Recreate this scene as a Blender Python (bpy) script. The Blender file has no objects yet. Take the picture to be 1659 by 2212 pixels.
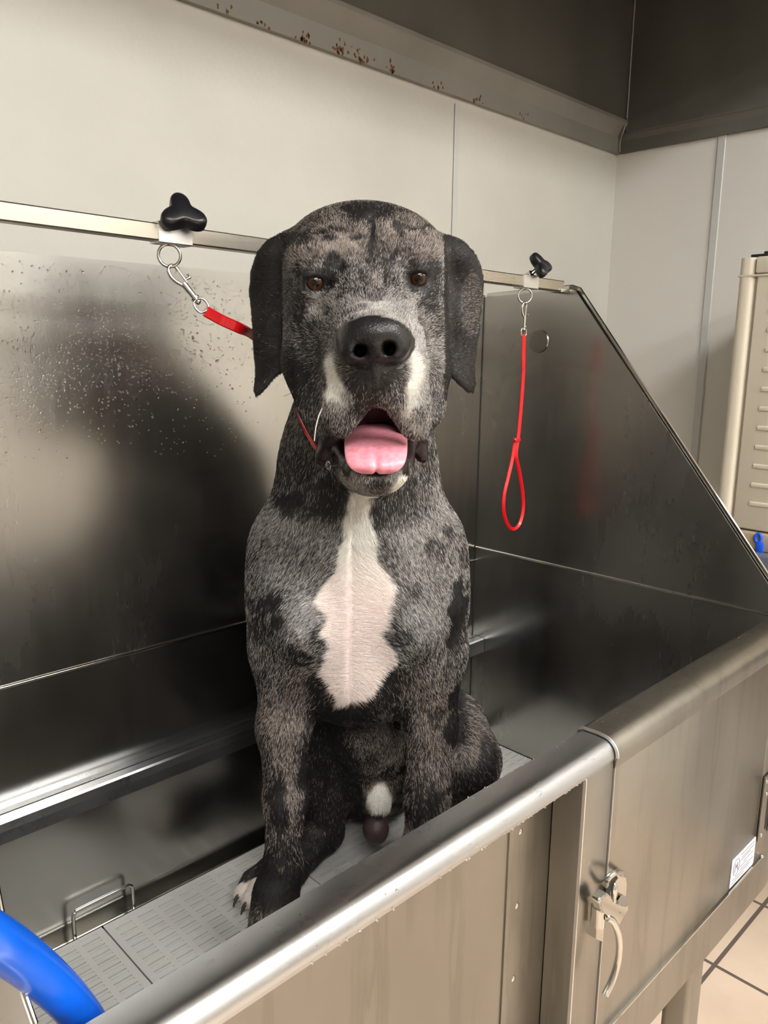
import bpy, bmesh, math, random
import numpy as np
from mathutils import Vector, Matrix
random.seed(7); rng = np.random.default_rng(7)
S = bpy.context.scene; COL = S.collection
PI = math.pi
# ------------------------------------------------------------------ camera
F = 1708.88; YAW = math.radians(44.5273); PIT = math.radians(11.41015); ROLL = math.radians(0.68528); HC = 1.40
fwd = Vector((math.sin(YAW)*math.cos(PIT), math.cos(YAW)*math.cos(PIT), -math.sin(PIT)))
rt0 = Vector((math.cos(YAW), -math.sin(YAW), 0)); up0 = rt0.cross(fwd)
rt = rt0*math.cos(ROLL)+up0*math.sin(ROLL); up = -rt0*math.sin(ROLL)+up0*math.cos(ROLL)
cd = bpy.data.cameras.new('camera'); cam = bpy.data.objects.new('camera', cd); COL.objects.link(cam)
cd.sensor_fit = 'HORIZONTAL'; cd.sensor_width = 36; cd.lens = 36*F/1659; cd.clip_start = .02
M = Matrix((rt, up, -fwd)).transposed().to_4x4(); M.translation = (0, 0, HC); cam.matrix_world = M
S.camera = cam
# ------------------------------------------------------------------ light, exposure
S.view_settings.view_transform = 'Standard'; S.view_settings.look = 'None'; S.view_settings.gamma = 1
S.view_settings.exposure = -0.45
S.render.film_transparent = False
w_ = bpy.data.worlds.new('world'); S.world = w_; w_.use_nodes = True
w_.node_tree.nodes['Background'].inputs[0].default_value = (1, .95, .88, 1)
w_.node_tree.nodes['Background'].inputs[1].default_value = .12
LAMPS = [(-.55, -.9, 1.2, .5, 38), (1.1, -.9, 1.2, .5, 38), (-.55, -2.0, 1.2, .5, 38), (1.1, -2.0, 1.2, .5, 38)]
KW = 1.27/1.0799
XR, XL, YB, YF, ZC = 1.845*KW, -1.9, 1.27, -2.7, 2.75     # room box
# ------------------------------------------------------------------ materials
def mat(name, col=(.5,.5,.5), rough=.5, metal=0, spec=.5, **k):
    m = bpy.data.materials.new(name); m.use_nodes = True
    b = m.node_tree.nodes['Principled BSDF']
    b.inputs['Base Color'].default_value = (*col, 1); b.inputs['Roughness'].default_value = rough
    b.inputs['Metallic'].default_value = metal; b.inputs['Specular IOR Level'].default_value = spec
    for a, v in k.items(): b.inputs[a.replace('_', ' ')].default_value = v
    return m
def nodes(m): return m.node_tree.nodes, m.node_tree.links, m.node_tree.nodes['Principled BSDF']
def noise_tex(m, scale, stretch=(1,1,1), detail=3, coord='Object'):
    N, L, b = nodes(m)
    tc = N.new('ShaderNodeTexCoord'); mp = N.new('ShaderNodeMapping'); mp.inputs['Scale'].default_value = stretch
    nz = N.new('ShaderNodeTexNoise'); nz.inputs['Scale'].default_value = scale; nz.inputs['Detail'].default_value = detail
    L.new(tc.outputs[coord], mp.inputs[0]); L.new(mp.outputs[0], nz.inputs['Vector']); return nz
def ramp(m, src, stops):
    N, L, b = nodes(m); r = N.new('ShaderNodeValToRGB'); L.new(src, r.inputs[0]); e = r.color_ramp.elements
    while len(e) < len(stops): e.new(.5)
    for i, (p, c) in enumerate(stops):
        e[i].position = p; e[i].color = (c, c, c, 1) if isinstance(c, (int, float)) else (*c, 1)
    return r
def bump(m, src, strength, dist=.001):
    N, L, b = nodes(m); u = N.new('ShaderNodeBump'); u.inputs['Strength'].default_value = strength; u.inputs['Distance'].default_value = dist
    L.new(src, u.inputs['Height']); L.new(u.outputs[0], b.inputs['Normal']); return u
def steel(name, col, r0, r1, stretch=(60,60,3), bumpy=.010, blotch=.10):
    m = mat(name, col, r0, 1); N, L, b = nodes(m)
    n1 = noise_tex(m, 8, stretch, 4); n2 = noise_tex(m, 4, (1,1,.6), 5)
    sc_ = N.new('ShaderNodeMath'); sc_.operation = 'MULTIPLY'; L.new(n1.outputs[0], sc_.inputs[0]); sc_.inputs[1].default_value = .3
    mx = N.new('ShaderNodeMath'); mx.operation = 'MULTIPLY_ADD'; L.new(n2.outputs[0], mx.inputs[0]); mx.inputs[1].default_value = 1.1; L.new(sc_.outputs[0], mx.inputs[2])
    r = ramp(m, mx.outputs[0], [(.55, r0), (1.0, r0), (1.0, r1)]) if False else None
    mr = N.new('ShaderNodeMapRange'); L.new(mx.outputs[0], mr.inputs[0]); mr.inputs[1].default_value = .45; mr.inputs[2].default_value = .95
    mr.inputs[3].default_value = r0; mr.inputs[4].default_value = r1; L.new(mr.outputs[0], b.inputs['Roughness'])
    c = ramp(m, n2.outputs[0], [(.35, tuple(x*(1-blotch) for x in col)), (.65, col)]); L.new(c.outputs[0], b.inputs['Base Color'])
    return m
M_steel = steel('brushed_steel', (.48,.47,.44), .18, .30, (9,9,1.2))
M_back = steel('beaded_steel', (.46,.45,.425), .19, .30, (9,9,1.2))
def bead_zone(m):      # fine spray film roughens the upper part of the sheet
    N, L, b = nodes(m); src = b.inputs['Roughness'].links[0].from_socket
    tc = N.new('ShaderNodeTexCoord'); sp_ = N.new('ShaderNodeSeparateXYZ'); L.new(tc.outputs['Object'], sp_.inputs[0])
    nz = noise_tex(m, 5, (1,1,.7), 1); a1 = N.new('ShaderNodeMath'); a1.operation = 'MULTIPLY_ADD'; L.new(nz.outputs[0], a1.inputs[0]); a1.inputs[1].default_value = .15; L.new(sp_.outputs[2], a1.inputs[2])
    r_ = N.new('ShaderNodeMapRange'); r_.interpolation_type = 'SMOOTHSTEP'; L.new(a1.outputs[0], r_.inputs[0]); r_.inputs[1].default_value = HC-.02; r_.inputs[2].default_value = HC+.20; r_.inputs[3].default_value = 0; r_.inputs[4].default_value = .15
    ad = N.new('ShaderNodeMath'); L.new(src, ad.inputs[0]); L.new(r_.outputs[0], ad.inputs[1]); L.new(ad.outputs[0], b.inputs['Roughness'])
bead_zone(M_back)
M_lit_end = steel('lit_end_steel', (.70,.68,.64), .5, .65)  # paler steel for the left end wall: a bright reflection put into its colour
M_front = steel('front_steel', (.375,.362,.33), .28, .38, (6,6,1), .03, .2)
def drips(m, k=.72):
    N, L, b = nodes(m); src = b.inputs['Base Color'].links[0].from_socket
    n = noise_tex(m, 9, (4,4,.35), 6); r = ramp(m, n.outputs[0], [(.50, 1.0), (.62, k), (.66, 1.0)])
    n2 = noise_tex(m, 3.2, (1,1,1), 5); r2 = ramp(m, n2.outputs[0], [(.40, .86), (.6, 1.0)])
    for q in (r, r2):
        x = N.new('ShaderNodeMixRGB'); x.blend_type = 'MULTIPLY'; x.inputs[0].default_value = 1; L.new(src, x.inputs[1]); L.new(q.outputs[0], x.inputs[2]); src = x.outputs[0]
    L.new(src, b.inputs['Base Color'])
drips(M_front, .86)
M_rail = steel('rail_steel', (.53,.55,.58), .24, .38, (4,4,4), .03, .10)
M_chrome = mat('chrome', (.56,.55,.52), .1, 1)
M_sleeve = mat('sleeve_steel', (.75,.75,.74), .38, 1)
M_bar = steel('bar_steel', (.58,.54,.47), .25, .42, (2,60,60), .3)
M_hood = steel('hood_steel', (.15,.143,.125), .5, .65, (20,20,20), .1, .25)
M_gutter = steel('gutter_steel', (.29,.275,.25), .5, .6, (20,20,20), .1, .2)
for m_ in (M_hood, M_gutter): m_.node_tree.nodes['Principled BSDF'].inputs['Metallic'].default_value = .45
def wallmat(name, col, dirt=.9, sc=2.2):
    m = mat(name, col, .42, spec=.35); N, L, b = nodes(m)
    n = noise_tex(m, sc, (1,1,1), 8); c = ramp(m, n.outputs[0], [(.3, tuple(x*dirt for x in col)), (.6, col)]); L.new(c.outputs[0], b.inputs['Base Color'])
    n2 = noise_tex(m, 90, (1,1,1), 4); bump(m, n2.outputs[0], .25, .002); return m
M_wall = wallmat('wall_panel_back', (.555,.545,.50), .87)
M_wallr = wallmat('wall_panel_right', (.66,.64,.605), .96)
M_wallf = wallmat('wall_far', (.52,.49,.44), .92)
M_walll = wallmat('wall_dim', (.26,.24,.215), .9)
M_trim = mat('trim_plastic', (.50,.50,.485), .4)
M_ceil = mat('ceiling_white', (.75,.73,.69), .8)
def tilemat():
    m = mat('floor_tile', (.70,.56,.44), .35); N, L, b = nodes(m)
    tc = N.new('ShaderNodeTexCoord'); sep = N.new('ShaderNodeSeparateXYZ'); L.new(tc.outputs['Object'], sep.inputs[0])
    outs = []
    for ax, off in ((0, -1.2082*HC), (1, -.4256*HC)):
        a = N.new('ShaderNodeMath'); a.operation = 'ADD'; L.new(sep.outputs[ax], a.inputs[0]); a.inputs[1].default_value = off+.1484
        p = N.new('ShaderNodeMath'); p.operation = 'PINGPONG'; L.new(a.outputs[0], p.inputs[0]); p.inputs[1].default_value = .1484
        g = N.new('ShaderNodeMath'); g.operation = 'GREATER_THAN'; L.new(p.outputs[0], g.inputs[0]); g.inputs[1].default_value = .1484-.0048
        outs.append(g)
    mx = N.new('ShaderNodeMath'); mx.operation = 'MAXIMUM'; L.new(outs[0].outputs[0], mx.inputs[0]); L.new(outs[1].outputs[0], mx.inputs[1])
    n = noise_tex(m, 3, (1,1,1), 6); c = ramp(m, n.outputs[0], [(.3, (.60,.47,.36)), (.65, (.74,.60,.48))])
    mix = N.new('ShaderNodeMixRGB'); L.new(mx.outputs[0], mix.inputs[0]); L.new(c.outputs[0], mix.inputs[1]); mix.inputs[2].default_value = (.13,.10,.085,1)
    L.new(mix.outputs[0], b.inputs['Base Color'])
    inv = N.new('ShaderNodeMath'); inv.operation = 'SUBTRACT'; inv.inputs[0].default_value = 1; L.new(mx.outputs[0], inv.inputs[1]); bump(m, inv.outputs[0], .6, .003); return m
M_tile = tilemat()
M_red = mat('red_strap', (.62,.006,.012), .25, spec=.6)
M_black = mat('black_knob', (.008,.008,.010), .32)
M_blue = mat('blue_hose', (.002,.11,.72), .2, spec=.5)
M_blue2 = mat('blue_clip', (.01,.10,.75), .4)
M_mat = mat('grey_floor_grate', (.47,.465,.45), .42)
M_lock = wallmat('locker_plastic', (.62,.57,.47), .94, 5)
M_wood = mat('plank_brown', (.42,.34,.24), .5)
M_slate = mat('slate_blue', (.12,.14,.17), .35)
M_lamp = mat('lamp_diffuser', (1,1,1), .5, Emission_Strength=1.0)
M_white = mat('sticker_white', (.66,.66,.70), .4)
M_print = mat('sticker_print', (.22,.23,.30), .5)
M_dark = mat('dark_gap', (.01,.01,.01), .6)
M_water = mat('water', (1,1,1), .03, Transmission_Weight=1.0, IOR=1.33)
M_weld = mat('weld_bead', (.40,.39,.37), .4, .2)
M_rust = mat('rust', (.16,.075,.025), .8)
# ------------------------------------------------------------------ helpers
def tag(o, label=None, cat=None, group=None, kind=None):
    for k, v in (('label', label), ('category', cat), ('group', group), ('kind', kind)):
        if v: o[k] = v
    return o
def empty(name, loc=(0,0,0)):
    o = bpy.data.objects.new(name, None); COL.objects.link(o); o.location = loc; o.empty_display_size = .05; return o
def link(name, me, m, parent=None, smooth=False):
    for x in (m if isinstance(m, (list, tuple)) else [m]): me.materials.append(x)
    o = bpy.data.objects.new(name, me); COL.objects.link(o)
    if smooth: me.polygons.foreach_set('use_smooth', [True]*len(me.polygons))
    if parent is not None:
        o.parent = parent; o.matrix_parent_inverse = Matrix.Translation(parent.location).inverted() if parent.parent is None else Matrix.Identity(4)
    return o
class MB:
    def __init__(s): s.bm = bmesh.new()
    def box(s, a, b, bev=0, seg=2, rot=None, at=None):
        a, b = [min(x, y) for x, y in zip(a, b)], [max(x, y) for x, y in zip(a, b)]
        g = bmesh.ops.create_cube(s.bm, size=1)['verts']
        c = Vector([(x+y)/2 for x, y in zip(a, b)]); d = [y-x for x, y in zip(a, b)]
        for v in g: v.co = Vector([v.co[i]*d[i] for i in range(3)])
        if bev:
            es = list({e for v in g for e in v.link_edges}); r = bmesh.ops.bevel(s.bm, geom=es, offset=min(bev, min(d)*.49), segments=seg, affect='EDGES', profile=.5)
            g = list({v for f in r['faces'] for v in f.verts} | {v for v in g if v.is_valid})
        for v in g: v.co = (rot @ v.co if rot else v.co) + c
        return s
    def poly_prism(s, pts, d):          # pts: world points of a flat outline, d: extrusion vector
        f = [s.bm.verts.new(p) for p in pts]; k = [s.bm.verts.new(Vector(p)+Vector(d)) for p in pts]; n = len(pts)
        s.bm.faces.new(f); s.bm.faces.new(k[::-1])
        for i in range(n): s.bm.faces.new((f[i], k[i], k[(i+1)%n], f[(i+1)%n]))
        return s
    def sweep(s, path, prof, ref=(0,0,1), closed=False, scale=None, caps=True):
        P = [Vector(p) for p in path]; n = len(P); rings = []; ref = Vector(ref)
        for i in range(n):
            t = (P[(i+1)%n]-P[i-1]) if closed else (P[min(i+1,n-1)]-P[max(i-1,0)]); t.normalize()
            x = ref.cross(t)
            if x.length < 1e-4: x = Vector((1,.3,0)).cross(t)
            x.normalize(); y = t.cross(x); sc = scale[i] if scale else 1
            rings.append([s.bm.verts.new(P[i]+x*a*sc+y*b*sc) for a, b in prof])
        m = len(prof)
        for i in range(n if closed else n-1):
            A, B = rings[i], rings[(i+1)%n]
            for j in range(m): s.bm.faces.new((A[j], A[(j+1)%m], B[(j+1)%m], B[j]))
        if caps and not closed: s.bm.faces.new(rings[0][::-1]); s.bm.faces.new(rings[-1])
        return s
    def tube(s, path, r, seg=14, **k):
        seg = seg if seg == 6 else max(seg, 14); return s.sweep(path, [(r*math.cos(2*PI*i/seg), r*math.sin(2*PI*i/seg)) for i in range(seg)], **k)
    def cyl(s, a, b, r, r2=None, seg=24): 
        a = Vector(a); b = Vector(b); t = (b-a).normalized(); return s.tube([a, a.lerp(b,.5), b], r, seg, ref=(0,0,1) if abs(t.z) < .9 else (1,0,0), scale=[1, 1+((r2/r-1) if r2 else 0)/2, (r2/r if r2 else 1)])
    def sphere(s, c, r, seg=16, sc=(1,1,1)):
        g = bmesh.ops.create_uvsphere(s.bm, u_segments=seg, v_segments=seg//2+2, radius=r)['verts']
        for v in g: v.co = Vector([v.co[i]*sc[i] for i in range(3)])+Vector(c)
        return s
    def build(s, name, m, parent=None, smooth=True, angle=28):
        bmesh.ops.recalc_face_normals(s.bm, faces=s.bm.faces); me = bpy.data.meshes.new(name); s.bm.to_mesh(me); s.bm.free()
        o = link(name, me, m, parent, smooth)
        if smooth and angle: me.set_sharp_from_angle(angle=math.radians(angle))
        return o
def spline(pts, n=8, closed=False):
    P = [Vector(p) for p in pts]; out = []; N = len(P)
    for i in range(N if closed else N-1):
        g = (lambda j: P[j % N]) if closed else (lambda j: P[max(0, min(N-1, j))])
        a, b, c, d = g(i-1), g(i), g(i+1), g(i+2)
        for k in range(n):
            t = k/n; out.append(.5*((2*b)+(c-a)*t+(2*a-5*b+4*c-d)*t*t+(3*b-a-3*c+d)*t**3))
    if not closed: out.append(P[-1])
    return out
def rect(w, h): return [(-w/2,-h/2),(w/2,-h/2),(w/2,h/2),(-w/2,h/2)]
def rrect(w, h, r, n=1):
    o = []
    for cx, cy, a in ((w/2-r,-h/2+r,-PI/2),(w/2-r,h/2-r,0),(-w/2+r,h/2-r,PI/2),(-w/2+r,-h/2+r,PI)):
        for i in range(n+1): o.append((cx+r*math.cos(a+PI/2*i/n), cy+r*math.sin(a+PI/2*i/n)))
    return o
def ray(px, py): return fwd+rt*((px-829.5)/F)-up*((py-1106)/F)
def onY(px, py, Y): r = ray(px, py); return r*(Y/r.y)+Vector((0,0,HC))
def onX(px, py, X): r = ray(px, py); return r*(X/r.x)+Vector((0,0,HC))
def Z(z): return z+HC
# ------------------------------------------------------------------ room
def struct(o): o['kind'] = 'structure'; return o
T = .1
struct(MB().box((XL-T,YF-T,-T),(XR+T,YB+T,0)).build('floor', M_tile, smooth=False))
struct(MB().box((XL-T,YF-T,ZC),(XR+T,YB+T,ZC+T)).build('ceiling', M_ceil, smooth=False))
struct(MB().box((XL-T,YB,0),(XR+T,YB+T,ZC)).build('wall_back', M_wall, smooth=False))
struct(MB().box((XR,YF,0),(XR+T,YB,ZC)).build('wall_right', M_wallr, smooth=False))
struct(MB().box((XL-T,YF,0),(XL,YB,ZC)).build('wall_left', M_walll, smooth=False))
struct(MB().box((XL-T,YF-T,0),(XR+T,YF,ZC)).build('wall_front', M_wallf, smooth=False))
struct(MB().sweep([(1.2475*KW,YB-.0025,.5),(1.2445*KW,YB-.0025,Z(.55))], rrect(.016,.005,.002), ref=(0,1,0)).build('trim_1', M_trim))
struct(MB().sweep([(XR-.0025,.820*KW,.1),(XR-.0025,.822*KW,Z(.6))], rrect(.022,.005,.002), ref=(1,0,0)).build('trim_2', M_trim))
for i, (x, y, sx, sy, e) in enumerate(LAMPS):
    r = empty('ceiling_light', (x, y, ZC)); tag(r, ['white fluorescent ceiling light nearest the left end of the tub','white fluorescent ceiling light nearest the right wall and the tub','white fluorescent ceiling light at the back left of the room','white fluorescent ceiling light at the back right of the room'][i], 'light', 'ceiling lights')
    f = MB()
    for a, b in (((x-sx/2-.03,y-sy/2-.03),(x+sx/2+.03,y-sy/2)),((x-sx/2-.03,y+sy/2),(x+sx/2+.03,y+sy/2+.03)),((x-sx/2-.03,y-sy/2),(x-sx/2,y+sy/2)),((x+sx/2,y-sy/2),(x+sx/2+.03,y+sy/2))): f.box((*a,ZC-.03),(*b,ZC))
    f.build('frame', M_trim, r)
    em = mat('tube_light', (1,1,1), .5); em.node_tree.nodes['Principled BSDF'].inputs['Emission Color'].default_value = (1,.985,.945,1)
    em.node_tree.nodes['Principled BSDF'].inputs['Emission Strength'].default_value = e
    MB().box((x-sx/2,y-sy/2,ZC-.02),(x+sx/2,y+sy/2,ZC-.008)).build('diffuser', em, r)
# ------------------------------------------------------------------ exhaust hood
hb = Z(.4775*KW); HX0, HY0, HZ = -.7, .53, 2.65
hood = tag(empty('exhaust_hood', (1.8, 1.0, hb)), 'dark stainless exhaust hood with a rusty gutter lip above the tub', 'exhaust hood')
def hprof(face, run):  # gutter section: lower flange, sloping trough, upper fold
    pts = [(0,0),(.006,0),(.006,.036),(.030,.066),(.030,.074),(.022,.074),(0,.045)]
    return pts
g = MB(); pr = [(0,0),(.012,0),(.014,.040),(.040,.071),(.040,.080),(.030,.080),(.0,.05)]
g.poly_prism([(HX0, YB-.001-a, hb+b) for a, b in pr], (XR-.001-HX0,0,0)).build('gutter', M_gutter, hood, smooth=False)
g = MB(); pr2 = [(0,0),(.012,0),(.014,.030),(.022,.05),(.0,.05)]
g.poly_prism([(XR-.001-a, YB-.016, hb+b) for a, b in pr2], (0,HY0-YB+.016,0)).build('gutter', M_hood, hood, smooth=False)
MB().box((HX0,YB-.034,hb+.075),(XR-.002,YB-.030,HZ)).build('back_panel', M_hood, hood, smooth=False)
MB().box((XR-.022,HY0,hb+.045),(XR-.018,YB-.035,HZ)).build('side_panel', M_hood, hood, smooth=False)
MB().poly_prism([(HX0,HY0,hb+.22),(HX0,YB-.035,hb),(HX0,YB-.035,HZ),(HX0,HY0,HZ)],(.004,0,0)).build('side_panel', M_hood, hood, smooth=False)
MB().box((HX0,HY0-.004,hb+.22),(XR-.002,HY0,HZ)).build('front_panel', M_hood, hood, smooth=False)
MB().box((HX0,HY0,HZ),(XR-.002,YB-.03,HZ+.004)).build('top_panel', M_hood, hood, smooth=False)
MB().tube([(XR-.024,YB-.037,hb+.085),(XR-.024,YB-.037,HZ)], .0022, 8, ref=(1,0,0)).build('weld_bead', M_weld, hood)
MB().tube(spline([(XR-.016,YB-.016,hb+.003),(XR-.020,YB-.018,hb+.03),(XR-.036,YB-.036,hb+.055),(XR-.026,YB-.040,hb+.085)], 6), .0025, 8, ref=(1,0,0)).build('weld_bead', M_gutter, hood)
rs = MB()
for x, n in ((.72,5),(.78,6),(.86,16),(.94,24),(.99,22),(1.06,14),(1.18,6),(1.3,9),(1.45,5)):
    for i in range(n):
        q = Vector((x*KW+rng.normal(0,.012), YB-.0145, hb+abs(rng.normal(0,.010))+.001)); a = rng.uniform(.001,.003)
        rs.poly_prism([q+Vector((a*math.cos(t)*rng.uniform(.6,1.3),0,a*math.sin(t)*rng.uniform(.8,2))) for t in np.linspace(0,2*PI,6,endpoint=False)], (0,.002,0))
ro = rs.build('rust_spots', M_rust, hood, smooth=False); ro['kind'] = 'stuff'
# ------------------------------------------------------------------ tub
X0, XT, YP, YI, YO = .132, 1.3123, 1.0498, .4300, .3850     # left end, right end, back panel, rail inner edge, outer face
ZR, ZM, ZT = Z(-.4112), Z(-.8438), Z(.1165)                  # rim, grate top, back top
ZLEDGE = Z(-.6145); ZU = Z(-.872)
tub = tag(empty('grooming_tub', (.72,.72,0)), 'stainless steel dog grooming tub with sloping end walls and rolled front rim', 'tub')
MB().box((X0-.35,YP,ZU),(XT+.004,YP+.004,ZT)).build('back_panel', M_back, tub, smooth=False)
MB().tube([(X0-.35,YP-.0005,ZR-.0295),(XT,YP-.0005,ZR-.0295)], .0028, 8).build('seam_bead', M_chrome, tub)
# end walls: vertical back edge, short flat top, slope to the rim
def endwall(x, xo, outline): return MB().poly_prism([(x,y,z) for y,z in outline], (xo,0,0))
ol = [(YP,ZU),(YP,Z(.1126)),(.848,Z(.1195)),(.836,Z(.1165)),(.4437,Z(-.3615)),(.418,Z(-.395)),(.405,ZR),(.39,ZR-.01),(.39,ZU)]
endwall(XT, .003, ol).build('end_panel', M_steel, tub, smooth=False)
fl = [(XT+.001,1.048,Z(.1126)),(XT+.001,.848,Z(.1195)),(XT+.001,.836,Z(.1165)),(XT+.001,.4437,Z(-.3615)),(XT+.001,.412,Z(-.3955))]
MB().sweep([Vector(p)+Vector((.007,0,0)) for p in fl], rrect(.0165,.0035,.0015), ref=(1,0,0)).build('edge_flange', M_chrome, tub)
MB().tube([(XT-.0005,YP-.002,ZR),(XT-.0005,.40,ZR)], .0026, 8, ref=(1,0,0)).build('seam_bead', M_steel, tub)
MB().tube([(XT-.0005,YP-.0005,.56),(XT-.0005,YP-.0005,Z(.112))], .0012, 6, ref=(1,0,0)).build('corner_seam', M_dark, tub)
tub.children[1].location = (0,0,0)
# left end wall (outer face towards the camera)
lo = [(YP,ZU),(YP,Z(.1126)),(.80,Z(.118))] + [(onX(px,py,X0).y, onX(px,py,X0).z) for px,py in ((-6,1900),(0,1935),(7,1972),(38,2093),(80,2212))]
lo += [(.39,ZR),(.385,ZR-.012),(.385,ZU)]
endwall(X0, -.003, lo).build('end_panel', M_lit_end, tub, smooth=False)
MB().sweep([(X0-.001,y,z) for y,z in lo[1:-3]], rrect(.006,.003,.001), ref=(1,0,0)).build('edge_flange', M_chrome, tub)
# ledge with channel on back panel
lg = MB(); prl = [(0,0),(.014,.001),(.014,-.003),(.017,-.003),(.017,.001),(.032,.001),(.034,-.002),(.034,-.014),(.036,-.030),(.033,-.030),(.031,-.014),(.0,-.004)]
lg.poly_prism([(X0-.01, YP-a, ZLEDGE+.003+b) for a, b in prl], (XT-.001-X0+.01,0,0)).build('ledge_channel', M_rail, tub, smooth=False)
# basin floor and its slightly sloping edge under the grates
MB().box((X0,YI-.02,ZM-.05),(XT,YP,ZM-.045)).build('basin_floor', M_steel, tub, smooth=False)
MB().box((X0+.005,1.029,ZM-.03),(XT-.004,1.0315,ZM-.001)).build('basin_rim', M_chrome, tub, smooth=False)
# front: recessed panel, post, door, rail
ZD = Z(-.7935); ZU = Z(-.872)
MB().box((X0-.3,YI-.006,ZU),(.6775,YI-.002,ZR-.01)).build('front_panel', M_front, tub, smooth=False)
MB().box((.6,YI-.0075,ZU),(.6182,YI-.0055,ZR-.012)).build('panel_strip', M_front, tub, smooth=False)
MB().box((.6775,YO,ZU),(.7342,YI-.006,ZR-.02), .0022).build('post', M_front, tub)
for z in (-.484,-.571,-.66,-.75): MB().sphere((.6195,YI-.0065,Z(z)), .0038, 12, (1,.5,1)).build('screw', M_chrome, tub)
def rail_profile(o):       # (y, z) section, thin wall; o grows it a little
    A = [(YI+o,ZR-.02),(YI+o,ZR-.004+o),(YI-.004,ZR+o)]
    A += [(YI-.022,ZR+.0005+o)]
    for i in range(9):
        t = PI/2*i/8; A.append((YO+.016-(.016+o)*math.sin(t), ZR-.017+(.017+o)*math.cos(t)))
    return A
def rail(x0, x1, o, zb, foot, name, m, par):
    A = rail_profile(o)+foot
    return MB().poly_prism([(x0,y,z) for y,z in A], (x1-x0,0,0)).build(name, m, par, angle=25)
rail(-.35, .7342, 0, 0, [(YO,ZR-.0165),(YO+.001,ZR-.021),(YO+.004,ZR-.021),(YO+.01,ZR-.02)], 'front_rail', M_rail, tub)
door = MB().box((.7360,YO,ZD+.003),(1.2085,YO+.035,ZR-.015), .0015).build('door', M_front, tub)
rail(.7350, 1.30, .0025, 0, [(YO-.001,ZR-.03),(YO+.01,ZR-.03)], 'door_rail', M_front, door)
MB().sweep([(.7352,y,z) for y,z in rail_profile(.003)], rect(.003,.002), ref=(1,0,0)).build('rail_end_edge', M_sleeve, door)
MB().box((.7353,YO-.0012,ZD),(.7363,YO+.004,ZR-.018)).build('door_edge_glint', M_sleeve, door)  # strip of paler steel painting the bright glint along the door edge
MB().box((.6770,YO-.0004,ZU),(.6790,YO+.003,ZR-.021)).build('post_edge_glint', M_sleeve, tub)  # added pale strip, stands in for the highlight on the post's left edge
# front body right of and below the door
MB().box((1.2100,YO+.0005,ZD),(XT,YO+.03,ZR-.02), .001).build('front_panel', M_front, tub)
MB().poly_prism([(.735,YO-.0035,ZD+.0035),(1.242,YO-.0035,ZD+.0035),(1.242,YO+.006,ZD+.0035),(.735,YO+.006,ZD+.0035)], (0,0,-.003)).build('door_sill', M_chrome, tub, smooth=False)
MB().poly_prism([(.62,YO+.001,ZU),(1.0685,YO+.001,ZU),(1.075,YO+.001,ZU),(1.13,YO+.001,ZU),(1.285,YO+.001,ZU+.002),(XT,YO+.001,ZU+.02),(XT,YO+.001,ZD+.001),(.6775,YO+.001,ZD+.001),(.6775,YO+.001,ZU+.004),(.62,YO+.001,ZU+.004)], (0,.045,0)).build('lower_apron', M_front, tub, smooth=False)
MB().box((X0,YI,ZU+.002),(XT,YP,ZU+.006)).build('underside', M_steel, tub, smooth=False)
# inner face of the front wall
MB().box((X0,YI-.0055,ZM-.045),(.735,YI-.0015,ZR-.004)).build('inner_panel', M_steel, tub, smooth=False)
MB().box((.7355,YI-.0055,ZM-.045),(XT,YI-.0015,ZR-.004)).build('inner_panel', M_steel, tub, smooth=False)
for x, y in ((1.095,.43),(.30,.43),(1.26,.99),(.18,.99)):
    MB().sweep([(x,y,0),(x,y,ZU)], rrect(.045,.045,.010,4), ref=(0,1,0)).build('leg', M_front, tub)
MB().box((.30,.425,.16),(1.08,.445,.18), .003).build('cross_bar', M_rail, tub)
MB().box((1.02,.455,ZU-.05),(1.085,.475,ZU)).build('gusset', M_rail, tub)
# round plug on the right end wall
MB().cyl((XT+.001,.911,Z(.0245)),(XT-.003,.911,Z(.0245)), .0225, .0215, 32).build('round_plug', M_chrome, tub)
# wire lift handle
h = spline([(.392,1.034,ZM-.02),(.392,1.034,ZM+.03),(.396,1.034,ZM+.0375),(.404,1.034,ZM+.040),(.472,1.034,ZM+.040),(.480,1.034,ZM+.0375),(.484,1.034,ZM+.03),(.484,1.034,ZM-.02)], 5)
MB().tube(h, .0028, 10, ref=(0,1,0)).build('wire_handle', M_chrome, tub)
# latch: keeper on the door, hinge block and lever on the post
def L(px, py, off): return onY(px, py, YO-off)
kp = MB(); kp.poly_prism([L(*p,.0005) for p in ((1304,1902),(1325,1880),(1345,1884),(1349,1905),(1347,1935),(1352,1962),(1338,1985),(1322,1975),(1308,1945))], (0,-.003,0))
kp.tube(spline([L(1309,1912,.006),L(1314,1897,.014),L(1327,1886,.016),L(1342,1884,.012),L(1347,1890,.004)], 6), .0032)
kp.tube(spline([L(1309,1912,.006),L(1305,1906,.003)], 3), .003)
kp.build('latch_keeper', M_chrome, door)
MB().poly_prism([L(*p,.0037) for p in ((1308,1920),(1316,1900),(1330,1890),(1334,1896),(1322,1912),(1312,1940),(1306,1950))], (0,-.0008,0)).build('latch_slot', M_dark, door, smooth=False)
dm = MB(); c = L(1326,1930,.006); dm.sphere(c, .0085, 20, (.62,.55,1.7)); dm.build('latch_cam', M_chrome, door)
MB().tube([L(1341,1944,.003), L(1347,1947,.017)], .0062, 6, ref=(0,0,1)).build('latch_bolt', M_chrome, door)
lb = MB(); lb.poly_prism([L(*p,.0) for p in ((1273,1938),(1287,1940),(1284,2024),(1270,2018))], (0,-.010,0)); lb.poly_prism([L(*p,0) for p in ((1284,1998),(1299,2003),(1296,2012),(1284,2022))], (0,-.003,0))
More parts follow.
